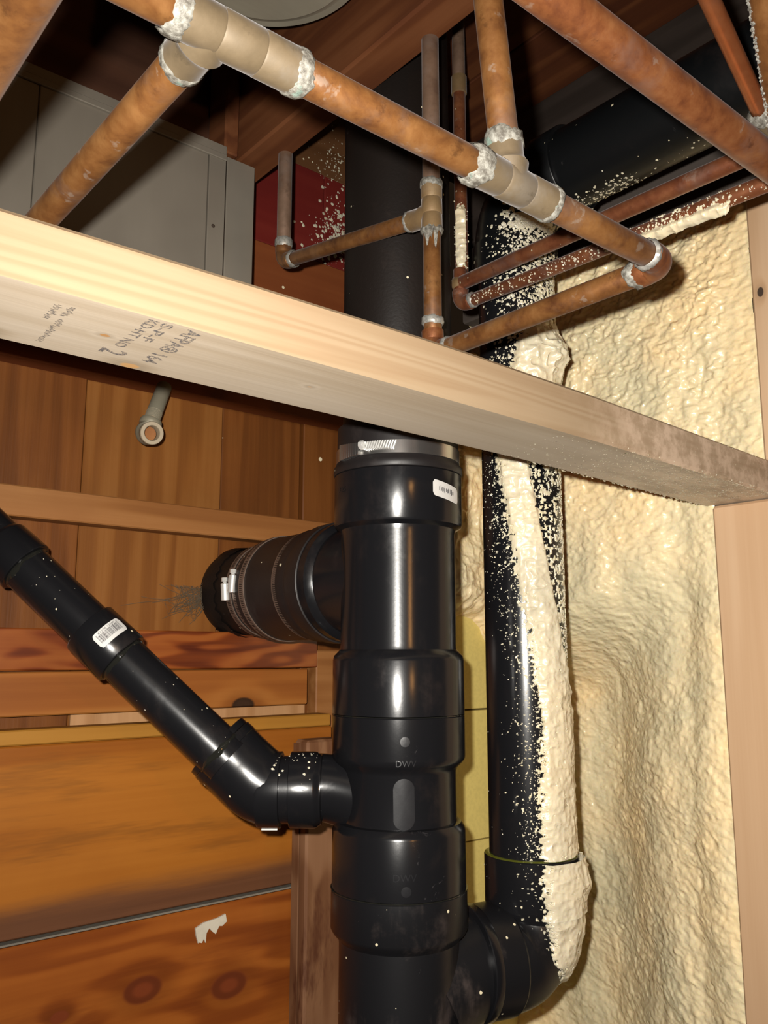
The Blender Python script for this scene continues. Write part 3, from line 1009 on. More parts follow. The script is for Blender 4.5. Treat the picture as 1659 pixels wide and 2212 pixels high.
# ================================================================ COPPER
RC = 0.0094
YF, ZC = 0.322, 0.2855


def pipe(p0, p1, r, mat, parent, name='pipe', n=28, label=None):
    d = (V(p1) - V(p0))
    return obj(name, MB().lathe(p0, d, [(0, r * 0.97), (0.0006, r), (d.length - 0.0006, r), (d.length, r * 0.97)], n), mat, parent, label=label)


def fit_prof(L, r, a=0.0015):
    return [(-L, r + 0.0002), (-L + 0.0004, r + a), (-L * 0.36, r + a), (-L * 0.33, r + a - 0.0005), (-L * 0.30, r + a), (L * 0.30, r + a), (L * 0.33, r + a - 0.0005), (L * 0.36, r + a), (L - 0.0004, r + a), (L, r + 0.0002)]


def tee(c, d, bd, L, BL, r, mat, parent):
    mb = MB()
    mb.lathe(c, d, fit_prof(L, r, 0.0017), 36)
    a = 0.0017
    mb.lathe(c, bd, [(0, r + a), (r + 0.001, r + a + 0.0012), (r + 0.005, r + a + 0.0002), (BL * 0.6, r + a), (BL - 0.0004, r + a), (BL, r + 0.0002)], 36)
    return obj('tee', mb, mat, parent)


def ring(p, d, s0, s1, r, mat, parent, amp=0.0012, bul=0.0014, seed=0, drip=None, label=None):
    return obj('solder_joint', jag(frame(p, d), r, s0, s1, amp, bul=bul, seed=seed, drip=drip), mat, parent, label=label, angle=60)


def elbow(p0, c, p1, r, mat, parent, cup=0.009):
    mb = MB()
    pts = bezarc(p0, c, p1, 14)
    mb.tube(pts, r + 0.0013, 28)
    for p, q in ((pts[0], pts[0] - (pts[1] - pts[0]).normalized()), (pts[-1], pts[-1] + (pts[-1] - pts[-2]).normalized())):
        d = q - p
        mb.lathe(p, d, [(-0.0015, r + 0.0012), (0.0, r + 0.0016), (cup - 0.0005, r + 0.0016), (cup, r + 0.0003)], 28)
    return obj('elbow', mb, mat, parent)


ex, ey, ez = V((1, 0, 0)), V((0, 1, 0)), V((0, 0, 1))
run = thing('copper_supply_run', 'long tarnished copper pipe run with two tees crossing above the pine board', 'pipe', (0.35, YF, ZC))
T1 = atY(500, 108, YF)
T1.z = ZC
T2 = atY(1108, 396, YF)
T2.z = ZC
l1 = (atY(640, 150, YF).x - atY(370, 40, YF).x) / 2
c1 = (atY(640, 150, YF).x + atY(370, 40, YF).x) / 2
l2 = (atY(1185, 450, YF).x - atY(1022, 350, YF).x) / 2
c2 = (atY(1185, 450, YF).x + atY(1022, 350, YF).x) / 2
EX = 0.541
xb1 = atY(455, 95, YF).x
xb2 = atY(1098, 380, YF).x
P1 = V((c1, YF, ZC))
P2 = V((c2, YF, ZC))
pipe((0.02, YF, ZC), (c1 - l1 + 0.006, YF, ZC), RC, 'copper', run)
pipe((c1 + l1 - 0.006, YF, ZC), (c2 - l2 + 0.006, YF, ZC), RC, 'copper', run)
rb = 0.014
pipe((c2 + l2 - 0.006, YF, ZC), (EX - rb - 0.006, YF, ZC), RC, 'copper', run)


def tee2(c, half, bx, bd, BL, mat, parent):
    mb = MB()
    mb.lathe(c, ex, fit_prof(half, RC, 0.0019), 40)
    b = V((bx, c.y, c.z))
    a = 0.0019
    mb.lathe(b, bd, [(0, RC + a), (RC + 0.0008, RC + a + 0.0022), (RC + 0.003, RC + a + 0.0008), (RC + 0.006, RC + a), (BL - 0.0004, RC + a), (BL, RC + 0.0002)], 40)
    return obj('tee', mb, mat, parent)


tee2(P1, l1, xb1, ey, 0.030, 'fitting', run)
upd = V((-0.06, 0.05, 1)).normalized()
tee2(P2, l2, xb2, upd, 0.028, 'fitting', run)
ring(P1, ex, -l1 - 0.003, -l1 + 0.008, RC + 0.0014, 'flux', run, 0.0022, 0.0011, 1, label='white crusted joint')
ring(P1, ex, l1 - 0.006, l1 + 0.005, RC + 0.0012, 'flux', run, 0.002, 0.0013, 2, label='white crusted joint')
ring((xb1, YF, ZC), ey, 0.0255, 0.0330, RC + 0.0013, 'flux', run, 0.0016, 0.0010, 3, label='white crusted joint')
ring(P2, ex, -l2 - 0.006, -l2 + 0.009, RC + 0.0014, 'flux', run, 0.0028, 0.0015, 4, label='white crusted joint')
ring(P2, ex, l2 - 0.004, l2 + 0.004, RC + 0.0012, 'flux', run, 0.0012, 0.0014, 5, label='white crusted joint')
ring((xb2, YF, ZC), upd, 0.020, 0.033, RC + 0.0013, 'flux', run, 0.003, 0.0013, 6, label='white crusted joint')
pipe((xb1, YF + 0.022, ZC), (xb1 + 0.0, 0.98, ZC - 0.001), RC, 'copper', run)
pb = V((xb2, YF, ZC))
pipe(pb + upd * 0.020, pb + upd * 0.40, RC, 'copper', run)
elbow((EX - rb, YF, ZC), (EX, YF, ZC), (EX, YF + rb, ZC), RC, 'copper_red', run)
ring((EX - rb - 0.009, YF, ZC), ex, -0.003, 0.004, RC + 0.0006, 'solder', run, 0.0008, 0.0016, 7)
ring((EX, YF + rb + 0.009, ZC), ey, -0.004, 0.006, RC + 0.0006, 'flux', run, 0.003, 0.0013, 8)
RY = 0.572
RX = EX + 0.0005
pipe((EX, YF + rb + 0.004, ZC), (EX, RY - rb - 0.006, ZC), RC * 0.98, 'copper', run)
for k, (s_, w_) in enumerate(((0.5, 0.012), (0.42, 0.006))):
    mbs = jag(frame((c1 + l1, YF, ZC), ex), RC + 0.0002, 0.026 + k * 0.016, 0.032 + k * 0.017, 0.0015, n=30, rows=3, bul=0.0007, seed=20 + k)
# riser with its branch
ris = thing('copper_riser', 'upright copper pipe with a tee and a side branch in front of the iron pipe', 'pipe', (RX, RY, ZC - 0.01))
elbow((RX, RY - rb, ZC), (RX, RY, ZC), (RX, RY, ZC + rb), RC * 0.96, 'copper_red', ris)
ring((RX, RY - rb - 0.009, ZC), ey, -0.002, 0.005, RC * 0.96 + 0.0006, 'solder', ris, 0.0008, 0.0013, 9)
r2 = RC * 0.93
zq = zat(RX, RY, 697)
ring((RX, RY, zq), ez, -0.003, 0.005, r2 + 0.0008, 'solder', ris, 0.0012, 0.0012, 10)
zt1, zt0 = zat(RX, RY, 398), zat(RX, RY, 500)
zbr = zat(RX, RY, 465)
pipe((RX, RY, ZC + rb), (RX, RY, zt0 + 0.005), r2, 'copper', ris)
zc_ = (zt0 + zt1) / 2
mb = MB().lathe((RX, RY, zc_), ez, fit_prof((zt1 - zt0) / 2, r2, 0.0018), 36)
E2 = atX(612, 566, RX)
bd = V((0, E2.y - RY, E2.z - zbr)).normalized()
mb.lathe((RX, RY, zbr), bd, [(0, r2 + 0.0018), (r2 + 0.001, r2 + 0.0032), (r2 + 0.006, r2 + 0.0018), (0.0295, r2 + 0.0018), (0.030, r2)], 36)
obj('tee', mb, 'fitting_dark', ris)
ring((RX, RY, zt0), -ez, -0.004, 0.003, r2 + 0.0010, 'flux', ris, 0.0014, 0.0016, 11, drip=[(0.5, 0.3, 0.016), (5.9, 0.22, 0.020), (0.05, 0.16, 0.010)], label='solder joint with runs')
ring((RX, RY, zt1), ez, -0.006, 0.004, r2 + 0.0010, 'flux', ris, 0.002, 0.0016, 12)
ring(V((RX, RY, zbr)) + bd * 0.030, bd, -0.002, 0.005, r2 + 0.0008, 'solder', ris, 0.002, 0.0014, 13)
pipe((RX, RY, zt1 - 0.005), (RX, RY, ZJ + 0.06), r2, 'copper_dull', ris, label='dull upper length')
b0 = V((RX, RY, zbr)) + bd * 0.026
e0 = E2 - bd * 0.012
pipe(b0, e0 - bd * 0.006, r2 * 0.97, 'copper', ris)
elbow(e0, E2, E2 + ez * 0.012, r2 * 0.97, 'copper', ris)
ring(e0 - bd * 0.009, bd, -0.006, 0.002, r2 + 0.0006, 'solder', ris, 0.0022, 0.0012, 14)
ring(E2 + ez * 0.021, ez, -0.004, 0.010, r2 + 0.0006, 'solder', ris, 0.0012, 0.0014, 15)
pipe(E2 + ez * 0.017, V((E2.x, E2.y, ZJ + 0.03)), r2, 'copper_dull', ris, label='dull upper length')

# pipe in the top left corner
ob = thing('copper_pipe', 'thick blurred orange copper pipe running off the top left corner', 'pipe', (0.082, 0.3, 0.23))
pl = MB().lathe((0.0795, -0.05, 0.2415), ey, [(0, 0.0106), (0.6, 0.0106)], 36)
obj('pipe', pl, M['copper'], ob)
# big pipe along the top right
a_, b_ = atZ(1300, 78, 0.332), atZ(1560, 273, 0.332)
yb2 = (a_.y + b_.y) / 2
ob = thing('copper_pipe', 'widest copper pipe slanting across the top right, nearest the viewer', 'pipe', (0.45, yb2, 0.322))
pipe((0.12, yb2, 0.332), (0.92, yb2, 0.332), 0.0113, 'copper_red', ob)
obj('solder_joint', jag(frame((0.80, yb2, 0.332), ex), 0.0115, 0, 0.010, 0.002, seed=31), 'flux', ob)
# thin bright pipe at the top right
q0, q1 = atF(1515, -40, 0.50), atF(1648, 252, 0.60)
ob = thing('copper_pipe', 'thin shiny copper pipe at the upper right ending in a white crusted joint', 'pipe', q1)
dq = (q1 - q0).normalized()
pipe(q0 - dq * 0.10, q1, 0.0066, 'copper_new', ob)
obj('coupling', MB().lathe(q1, dq, [(-0.006, 0.0068), (-0.0055, 0.0082), (0.03, 0.0082), (0.031, 0.007)], 28), 'fitting', ob)
ring(q1, dq, -0.010, 0.004, 0.0080, 'flux', ob, 0.002, 0.002, 32)
pipe(q1 + dq * 0.02, q1 + dq * 0.16, 0.0066, 'copper_red', ob)
# pipe on the right edge
q0, q1 = atF(1648, -40, 0.44), atF(1690, 250, 0.50)
ob = thing('copper_pipe', 'copper pipe with a white edge cut by the right side of the picture', 'pipe', q1)
dq = (q1 - q0).normalized()
pipe(q0 - dq * 0.20, q1 + dq * 0.02, 0.0096, 'copper', ob)
fr = frame(q0, dq)
mb = MB()
rn = random.Random(8)
for k in range(150):
    mb.bead(fr.at(rn.uniform(0.0, 0.085), rn.gauss(-1.15, 0.12) if fr.e2.dot(RGT) > 0 else rn.gauss(1.15, 0.12), 0.0096), fr.e1, rn.uniform(0.0005, 0.0012), 0.6)
obj('flux_crust', mb, 'flux', ob, kind='stuff')
# two pipes running to the right wall
XE1 = 0.69
zE1 = zat(XE1, XE1 * 0.845, 555)
ob = thing('copper_pipe', 'upper of two dark copper pipes passing before the right black pipe', 'pipe', (XE1, 0.4, zE1))
pe = atX(985, 617, XE1)
pipe((XE1, 0.10, atX(1500, 395, XE1).z), (XE1, pe.y, pe.z), 0.0085, 'copper_dark', ob)
obj('solder_joint', jag(frame((XE1, pe.y - 0.012, pe.z), ey), 0.0087, 0, 0.012, 0.001, seed=33), 'fitting_dark', ob)
ob = thing('copper_pipe', 'lower of two dark copper pipes, crusted with cream foam near the wall', 'pipe', (XE1, 0.4, zE1 - 0.03))
pf = atX(1005, 655, XE1)
pg = atX(1500, 458, XE1)
d2 = V((0, 0.10 - pf.y, (pg.z - pf.z) / (pg.y - pf.y) * (0.10 - pf.y)))
pipe(pf + d2, pf, 0.0078, 'copper_dark', ob)
e_ = V((XE1, pf.y + 0.010, pf.z))
elbow(V((XE1, pf.y - 0.004, pf.z)), V((XE1, pf.y + 0.008, pf.z)), V((XE1, pf.y + 0.008, pf.z + 0.012)), 0.0078, 'copper_dark', ob, 0.006)
ring((XE1, pf.y - 0.012, pf.z), ey, -0.004, 0.003, 0.0082, 'solder', ob, 0.0014, 0.0012, 34)
pipe((XE1, pf.y + 0.008, pf.z + 0.014), (XE1, pf.y + 0.008, pf.z + 0.045), 0.0078, 'copper_dark', ob)
fr = frame(pf + d2, -d2)
Ld = d2.length
ya0, ya1 = atX(1345, 500, XE1).y, atX(1590, 430, XE1).y
ss0, ss1 = (ya1 - 0.10) / abs(d2.y) * Ld, (ya0 - 0.10) / abs(d2.y) * Ld
sgn = 1.0 if fr.e2.z < 0 else -1.0
foam_tube('foam_crust', fr, lambda s: np.full_like(s, 0.0078), ss0 - 0.02, ss1 + 0.03, -0.9, 2.6 if sgn > 0 else 2.6,
          lambda ph, s: sstep(s, ss0 - 0.015, ss0 + 0.02) * (1 - sstep(s, ss1 - 0.005, ss1 + 0.03)) * (0.35 + 0.95 * sstep(ph * sgn, -0.2, 0.5)),
          lambda ph, s: 0.0065 + 0 * s, ob, 260, 90, 17)
mb = MB()
rn = random.Random(15)
for k in range(420):
    t_k = rn.uniform(0.30, 0.97)
    ph = rn.gauss(0.2, 0.6)
    mb.bead(fr.at(Ld * t_k, ph, 0.0079), fr.nrm(ph), rn.choice([0.0004, 0.0005, 0.0008, 0.0012]), 0.5)
obj('foam_specks', mb, 'foam', ob, kind='stuff')
# small upright pipe behind
xs, ys = 0.713, 0.700
zu = zat(xs, ys, 186)
ob = thing('copper_pipe', 'thin dark upright copper pipe with foam down its lower half', 'pipe', (xs, ys, 0.45))
pipe((xs, ys, zat(xs, ys, 640)), (xs, ys, zu), 0.0080, 'copper_dark', ob)
obj('coupling', MB().lathe((xs, ys, zu), ez, [(-0.012, 0.0085), (-0.0115, 0.0098), (0.012, 0.0098), (0.0125, 0.0085)], 28), 'fitting_dark', ob)
pipe((xs, ys, zu + 0.01), (xs, ys, 0.85), 0.0080, 'copper_dull', ob)
fr = frame((xs, ys, zat(xs, ys, 622)), ez)
Lf = zat(xs, ys, 430) - zat(xs, ys, 622)
foam_tube('foam_crust', fr, lambda s: np.full_like(s, 0.0080), 0, Lf, -1.5, 1.5,
          lambda ph, s: np.minimum(sstep(s, 0.0, 0.04), 1 - sstep(s, Lf - 0.025, Lf)) * (0.25 + 0.85 * (1 - sstep(np.abs(ph + 0.1), 0.35, 1.1))),
          lambda ph, s: 0.0045 + 0 * s, ob, 240, 70, 19)

# ================================================================ BLACK DRAIN PIPES
SX, SY = 0.603, 0.695
S0 = V((SX, SY, 0))


KZ = 0.930


def kz(prof):
    return [(a * KZ, r) for a, r in prof]


def zs(y):
    return zat(SX, SY, y)


ip = thing('iron_pipe', 'wide black cast iron pipe rising behind the copper riser', 'pipe', (SX, SY, 0.21))
obj('pipe', MB().lathe(S0, ez, kz([(0.205, 0.060), (0.206, 0.0605), (0.91, 0.0605), (0.912, 0.060)]), 72), 'iron', ip)
rc = thing('rubber_coupling', 'black rubber coupling with a shiny band clamp on top of the main stack', 'coupling', (SX, SY, 0.206))
obj('sleeve', MB().lathe(S0, ez, kz([(0.2045, 0.0645), (0.2055, 0.0695), (0.2085, 0.0705), (0.2145, 0.0700), (0.2185, 0.0668), (0.2335, 0.0665), (0.262, 0.0660), (0.2635, 0.0640), (0.2635, 0.0610)]), 72, cap=False), 'rubber', rc)
hc = obj('hose_clamp', MB().lathe(S0, ez, kz([(0.2195, 0.0669), (0.2195, 0.0677), (0.2345, 0.0677), (0.2345, 0.0669)]), 72, cap=False), 'steel', rc)
fr = frame((SX, SY, 0.227 * KZ), ez)
mb = MB()
for k in range(9):
    ph = -0.98 + k * 0.045
    n = fr.nrm(ph)
    tn = ez.cross(n)
    mb.obb(fr.at(-0.001, ph, 0.0700), (tn, ez, n), [0.0019, 0.0085 - 0.00025 * k, 0.0032], 0.0004)
obj('screw_housing', mb, 'steel', hc)
mb = MB()
n = fr.nrm(-0.50)
tn = ez.cross(n)
c_ = fr.at(0.002, -0.56, 0.0735)
mb.lathe(c_, tn, [(0, 0.0030), (0.0002, 0.0046), (0.0020, 0.0048), (0.0045, 0.0048), (0.0052, 0.0040)], 8)
for k in range(13):
    s_ = 0.0056 + 0.0026 * k
    q = fr.at(0.0015, -0.50 + 0.038 * k, 0.0698)
    mb.obb(q, (ez.cross(fr.nrm(-0.5 + 0.038 * k)), (ez + ez.cross(fr.nrm(-0.5 + 0.038 * k)) * 0.35).normalized(), fr.nrm(-0.5 + 0.038 * k)), [0.0007, 0.0042, 0.0018], 0)
obj('screw', mb, 'screw', hc)

st = thing('drain_stack', 'thick black plastic drain stack standing in the middle with branches', 'pipe', (SX, SY, FLOORZ))
HB = 0.0692
ZB = 0.083    # axis of the first branch
mb = MB()
mb.lathe(S0, ez, kz([(-0.0646, 0.0615), (-0.0640, HB), (-0.006, HB), (-0.001, HB - 0.0012), (0.006, 0.0617), (0.010, 0.0613), (0.136, 0.0613), (0.1415, 0.0620), (0.1455, HB - 0.001), (0.1480, HB), (0.2040, HB), (0.2050, HB - 0.001), (0.2050, 0.061)]), 80)
mb.lathe((SX, SY, ZB), ey, [(0.0, 0.0560), (0.045, 0.0600), (0.060, 0.0615), (0.072, 0.0620), (0.0755, 0.0665), (0.0790, 0.0690), (0.115, 0.0690), (0.116, 0.0680), (0.116, 0.060)], 72)
for k in range(20):   # sweep under the branch
    pass
obj('sanitary_tee', mb, 'abs', st, angle=30)
mb = MB()
zb2 = zs(1699)
ad = -RGT
mb.lathe(S0, ez, kz([(-0.1825, 0.0596), (-0.172, 0.0596), (-0.1255, 0.0596), (-0.1215, 0.0610), (-0.1165, HB - 0.003), (-0.1125, HB - 0.0004), (-0.109, HB), (-0.0665, HB), (-0.0655, HB - 0.0008), (-0.0655, 0.0605)]), 80)
mb.lathe(S0, ez, kz([(-0.2478, 0.061), (-0.2474, 0.0682), (-0.188, 0.0682), (-0.1845, 0.0672), (-0.1795, 0.0640), (-0.1785, 0.0596)]), 80)
ca = S0 + ez * zb2
neck = []
for k in range(12):
    t = k / 11
    neck.append((ca + ad * (0.030 + 0.055 * t) + ez * (-0.012 * (1 - t) ** 1.6), 0.0335 + 0.0075 * (1 - t) ** 2))
mb.tube([p for p, r in neck], [r for p, r in neck], 40)
obj('sanitary_tee', mb, 'abs', st, angle=30)
zb3 = zat(SX + 0.06, SY - 0.015, 2078)
VX, VY = 0.7601, 0.6546
bdir = V((VX - SX, VY - SY, 0)).normalized()
mb = MB()
mb.lathe(S0, ez, kz([(-0.52, 0.0605), (-0.300, 0.0605), (-0.2970, 0.0625), (-0.2925, 0.0670), (-0.2885, 0.0690), (-0.2500, 0.0690), (-0.2490, 0.0682), (-0.2490, 0.060)]), 80)
cb3 = S0 + ez * (zb3 - 0.004)
mb.tube([cb3 + bdir * (0.03 + 0.064 * k / 11) + ez * (-0.020 * (1 - k / 11) ** 1.5) for k in range(12)], [0.0515 + 0.008 * (1 - k / 11) ** 2 for k in range(12)], 48)
obj('sanitary_tee', mb, 'abs_dusty', st, angle=30)
obj('pipe', MB().lathe(S0, ez, kz([(FLOORZ / KZ, 0.0575), (-0.515, 0.0575)]), 64), 'abs', st)
for za in (-0.0650, -0.2482):
    obj('cement_line', MB().lathe(S0, ez, kz([(za - 0.0006, 0.0680), (za - 0.0004, HB + 0.0003), (za + 0.0004, HB + 0.0003), (za + 0.0006, 0.0680)]), 72, cap=False), 'cement_black', st)
# sticker and raised marks
fs_ = frame((SX, SY, 0), ez)
zsa = zat(*(fs_.at(0, 0.82, HB).xy), 1062)
stk = obj('sticker', patch(MB(), fs_, HB + 0.0005, math.radians(31), math.radians(64), zsa - 0.0085, zsa + 0.0085, 22, 0.0035, -0.006), 'paper', st, label='white barcode sticker')
mb = MB()
rn = random.Random(2)
for k in range(22):
    a = math.radians(36.5 + 0.9 * k)
    w = math.radians(rn.choice([0.4, 0.55, 0.75]))
    sh = -0.006 * ((36.5 + 0.9 * k - 31) / 33 - 0.5)
    if 0.3 < rn.random():
        patch(mb, fs_, HB + 0.0008, a, a + w, zsa - 0.004 + sh + rn.uniform(0, 0.003), zsa + 0.0045 + sh - rn.uniform(0, 0.003), 1)
obj('barcode', mb, 'ink', stk)


def emboss(body, fr, R, ph, s, size, parent, name='raised_mark'):
    vs, f_ = text_mesh(body, size)
    w = max(v[0] for v in vs)
    mb = MB()
    mb.add([fr.at(s + v[1], ph + (v[0] - w / 2) / R, R + 0.0006) for v in vs], f_)
    return obj(name, mb, 'abs_mark', parent)


def disc(fr, R, ph, s, r, parent, sy=1.0):
    mb = MB()
    n = 28
    mb.v.append(tuple(fr.at(s, ph, R + 0.0009)))
    for i in range(n):
        a = 6.283185 * i / n
        mb.v.append(tuple(fr.at(s + math.sin(a) * r * (1 if sy == 1 else 1) + (sy - 1) * r * (1 if math.sin(a) > 0 else -1), ph + math.cos(a) * r / R, R + 0.0007)))
    for i in range(n):
        mb.f.append((0, 1 + i, 1 + (i + 1) % n))
    return obj('raised_mark', mb, 'abs_mark', parent)


emboss('DWV', fs_, HB, 0.10, zat(SX - 0.044, SY - 0.053, 1657), 0.0085, st)
emboss('DWV', fs_, 0.0682, 0.08, zat(SX - 0.044, SY - 0.053, 1906), 0.0095, st)
disc(fs_, HB, 0.09, zat(SX - 0.044, SY - 0.053, 1603), 0.0048, st)
disc(fs_, 0.0682, 0.10, zat(SX - 0.044, SY - 0.053, 1928), 0.0048, st)
disc(fs_, 0.0596, 0.085, zat(SX - 0.044, SY - 0.053, 1742), 0.0104, st, 2.3)
emboss('ABS', fs_, HB, -1.02, zat(SX - 0.06, SY - 0.02, 1056), 0.0085, st)

# iron stub through the wall with its rubber coupling
sb = thing('iron_stub_pipe', 'short dark pipe stub passing through the plank wall', 'pipe', (SX, 0.98, ZB - 0.058))
obj('pipe', MB().lathe((SX, SY, ZB), ey, [(0.20, 0.0570), (0.2005, 0.0575), (0.345, 0.0575)], 64), 'iron', sb)
mb = MB()
nn = 64
fr = frame((SX, SY, ZB), ey)
rn = random.Random(4)
for j, (s_, r_) in enumerate(((0.330, 0.0580), (0.322, 0.0610), (0.308, 0.0600), (0.296, 0.0585))):
    for i in range(nn):
        mb.v.append(tuple(fr.at(s_ + (rn.uniform(-0.005, 0.005) if j == 3 else 0), 6.283185 * i / nn, r_ + rn.uniform(0, 0.0012))))
for j in range(3):
    for i in range(nn):
        k = (i + 1) % nn
        mb.f.append((j * nn + i, j * nn + k, (j + 1) * nn + k, (j + 1) * nn + i))
obj('tar_collar', mb, 'iron', sb)
cp_ = thing('rubber_coupling', 'dusty rubber coupling with steel clamps between the stack branch and the wall', 'coupling', (SX, 0.86, ZB - 0.066))
obj('sleeve', MB().lathe((SX, SY, ZB), ey, [(0.092, 0.0690), (0.093, 0.0705), (0.113, 0.0700), (0.120, 0.0668), (0.126, 0.0662), (0.138, 0.0675), (0.143, 0.0650), (0.200, 0.0650), (0.216, 0.0655), (0.231, 0.0655), (0.2335, 0.0620), (0.2350, 0.0600), (0.2640, 0.0595), (0.2650, 0.0580)], 72), 'rubber', cp_)
for s_, r_, m_ in ((0.143, 0.0650, 'steel_dull'), (0.216, 0.0655, 'steel_dull'), (0.240, 0.0600, 'steel_dull'), (0.257, 0.0600, 'steel_dull')):
    h_ = obj('hose_clamp', MB().lathe((SX, SY, ZB), ey, [(s_ - 0.0055, r_), (s_ - 0.0055, r_ + 0.0012), (s_ + 0.0055, r_ + 0.0012), (s_ + 0.0055, r_)], 72, cap=False), m_, cp_)
    mb = MB()
    for i in range(70):
        ph = -1.2 + 2.4 * i / 69
        n = fr.nrm(ph)
        mb.obb(fr.at(s_, ph, r_ + 0.0012), (ey, ey.cross(n), n), [0.0028, 0.0004, 0.0002])
    obj('slots', mb, 'iron', h_, smooth=False, kind='stuff')
    if s_ > 0.23:
        ph = (0.20 if s_ < 0.25 else 0.06) * (1 if fr.e2.z > 0 else -1)
        n = fr.nrm(ph)
        tn = ey.cross(n)
        up_ = tn if tn.z > 0 else -tn
        mb = MB().lathe(fr.at(s_ - 0.001, ph, r_ + 0.0050) - up_ * 0.0085, up_, [(-0.003, 0.0030), (-0.002, 0.0052), (0.0185, 0.0052), (0.0195, 0.0040)], 16)
        mb.obb(fr.at(s_ + 0.0035, ph, r_ + 0.0030) - up_ * 0.001, (ey, tn, n), [0.0030, 0.0088, 0.0026], 0.0008)
        obj('screw_housing', mb, 'screw', h_)
        up_ = tn if tn.z > 0 else -tn
        q = fr.at(s_ - 0.001, ph, r_ + 0.0050) + up_ * 0.0105
        obj('screw', MB().lathe(q, up_, [(0, 0.0026), (0.0022, 0.0026), (0.0024, 0.0042), (0.0072, 0.0042), (0.0080, 0.0030)], 8), 'screw', h_)

# waste arm coming down from the left
FA = 0.882
RA = 0.0250
g0, g1 = atF(-60, 1114, FA), atF(480, 1630, FA)
da = (g1 - g0).normalized()
kk = FA / F
arm = thing('waste_pipe', 'slim black drain pipe slanting down from the left into the stack', 'pipe', (g1.x, g1.y, zb2 - 0.04))
hub2 = 0.0372


def along(px, py):
    return (atF(px, py, FA) - g0).dot(da)


sA0, sA1 = along(193, 1357), along(261, 1426)
sB0, sB1 = along(20, 1160), along(60, 1222)
sE = along(478, 1628)
obj('pipe', MB().lathe(g0, da, [(sA1 - 0.004, RA), (sE + 0.01, RA)], 48), 'abs_arm', arm)
obj('pipe', MB().lathe(g0, da, [(sB1 - 0.004, RA), (sA0 + 0.004, RA)], 48), 'abs_arm', arm)
obj('pipe', MB().lathe(g0, da, [(-0.06, RA), (sB0 + 0.01, RA)], 48), 'abs_arm', arm)
obj('coupling', MB().lathe(g0, da, [(sA0 - 0.0005, RA + 0.001), (sA0, 0.0285), (sA0 + 0.001, 0.0292), (sA1 - 0.001, 0.0296), (sA1, 0.0288), (sA1 + 0.0003, RA + 0.001)], 56), 'abs_arm', arm)
obj('coupling', MB().lathe(g0, da, [(sB0 - 0.004, RA + 0.0002), (sB0, 0.0280), (sB0 + 0.0015, 0.0285), (sB1 - 0.001, 0.0296), (sB1, 0.0288), (sB1 + 0.0003, RA + 0.001)], 56), 'abs_arm', arm)
for s_, sd in ((sA1, 40), (sB1, 41), (sE - 0.004, 42)):
    obj('cement_bead', jag(frame(g0, da), RA + 0.0002, s_ - 0.001, s_ + 0.0045, 0.0022, n=40, rows=4, bul=0.0009, seed=sd), 'cement_black', arm)
fa = frame(g0, da)
sm = (sA0 + sA1) / 2 + 0.001
RS = 0.0296
stk = obj('sticker', patch(MB(), fa, RS + 0.0005, math.radians(-56), math.radians(11), sm - 0.0083, sm + 0.0083, 24, 0.0035), 'paper', arm, label='white barcode sticker')
mb = MB()
rn = random.Random(6)
a = -44.0
while a < 0:
    w = rn.choice([0.5, 0.5, 0.9, 1.4])
    patch(mb, fa, RS + 0.0008, math.radians(a), math.radians(a + w), sm - 0.0042, sm + 0.0042, 1)
    a += w + rn.choice([0.5, 0.7, 1.0])
for a in (-47.5, -46.0, 2.0, 3.5):
    patch(mb, fa, RS + 0.0008, math.radians(a), math.radians(a + 0.7), sm - 0.0058, sm + 0.0042, 1)
obj('barcode', mb, 'ink', stk)
mb = MB()
vs, f_ = text_mesh('82708 12080', 0.0036, 1.1)
w = max(v[0] for v in vs)
mb.add([fa.at(sm - 0.0048 - v[1] * 0.8, math.radians(-2) - v[0] / w * math.radians(40), RS + 0.0008) for v in vs], f_)
obj('digits', mb, 'ink', stk)
# the 45 degree elbow
ch = ca + ad * 0.0     # horizontal axis of the branch
hx = lambda px: (atF(px, 1700, FA) - V((ch.x, ch.y, 0))).dot(ad)
hub_in, hub_out = hx(683), hx(624)
el_in, el_out = hx(604), hx(556)
off = (FWD * (FA - 0.92 + 0.0))
base = ch + off * 0.5
mb = MB()
mb.lathe(base, ad, [(0.078, 0.0338), (hub_in - 0.004, 0.0338), (hub_in - 0.002, 0.0345), (hub_in + 0.0005, hub2 - 0.0008), (hub_in + 0.003, hub2), (hub_out - 0.0005, hub2), (hub_out, hub2 - 0.0008), (hub_out, 0.026)], 56)
obj('hub', mb, 'abs', arm)
obj('pipe', MB().lathe(base, ad, [(hub_out - 0.003, 0.0330), (el_in + 0.003, 0.0330)], 56), 'abs_arm', arm, label='short link between the hubs')
pE = base + ad * hx(602)
flange = atF(478, 1629, FA)
flange = flange + FWD * (base.dot(FWD) - flange.dot(FWD))
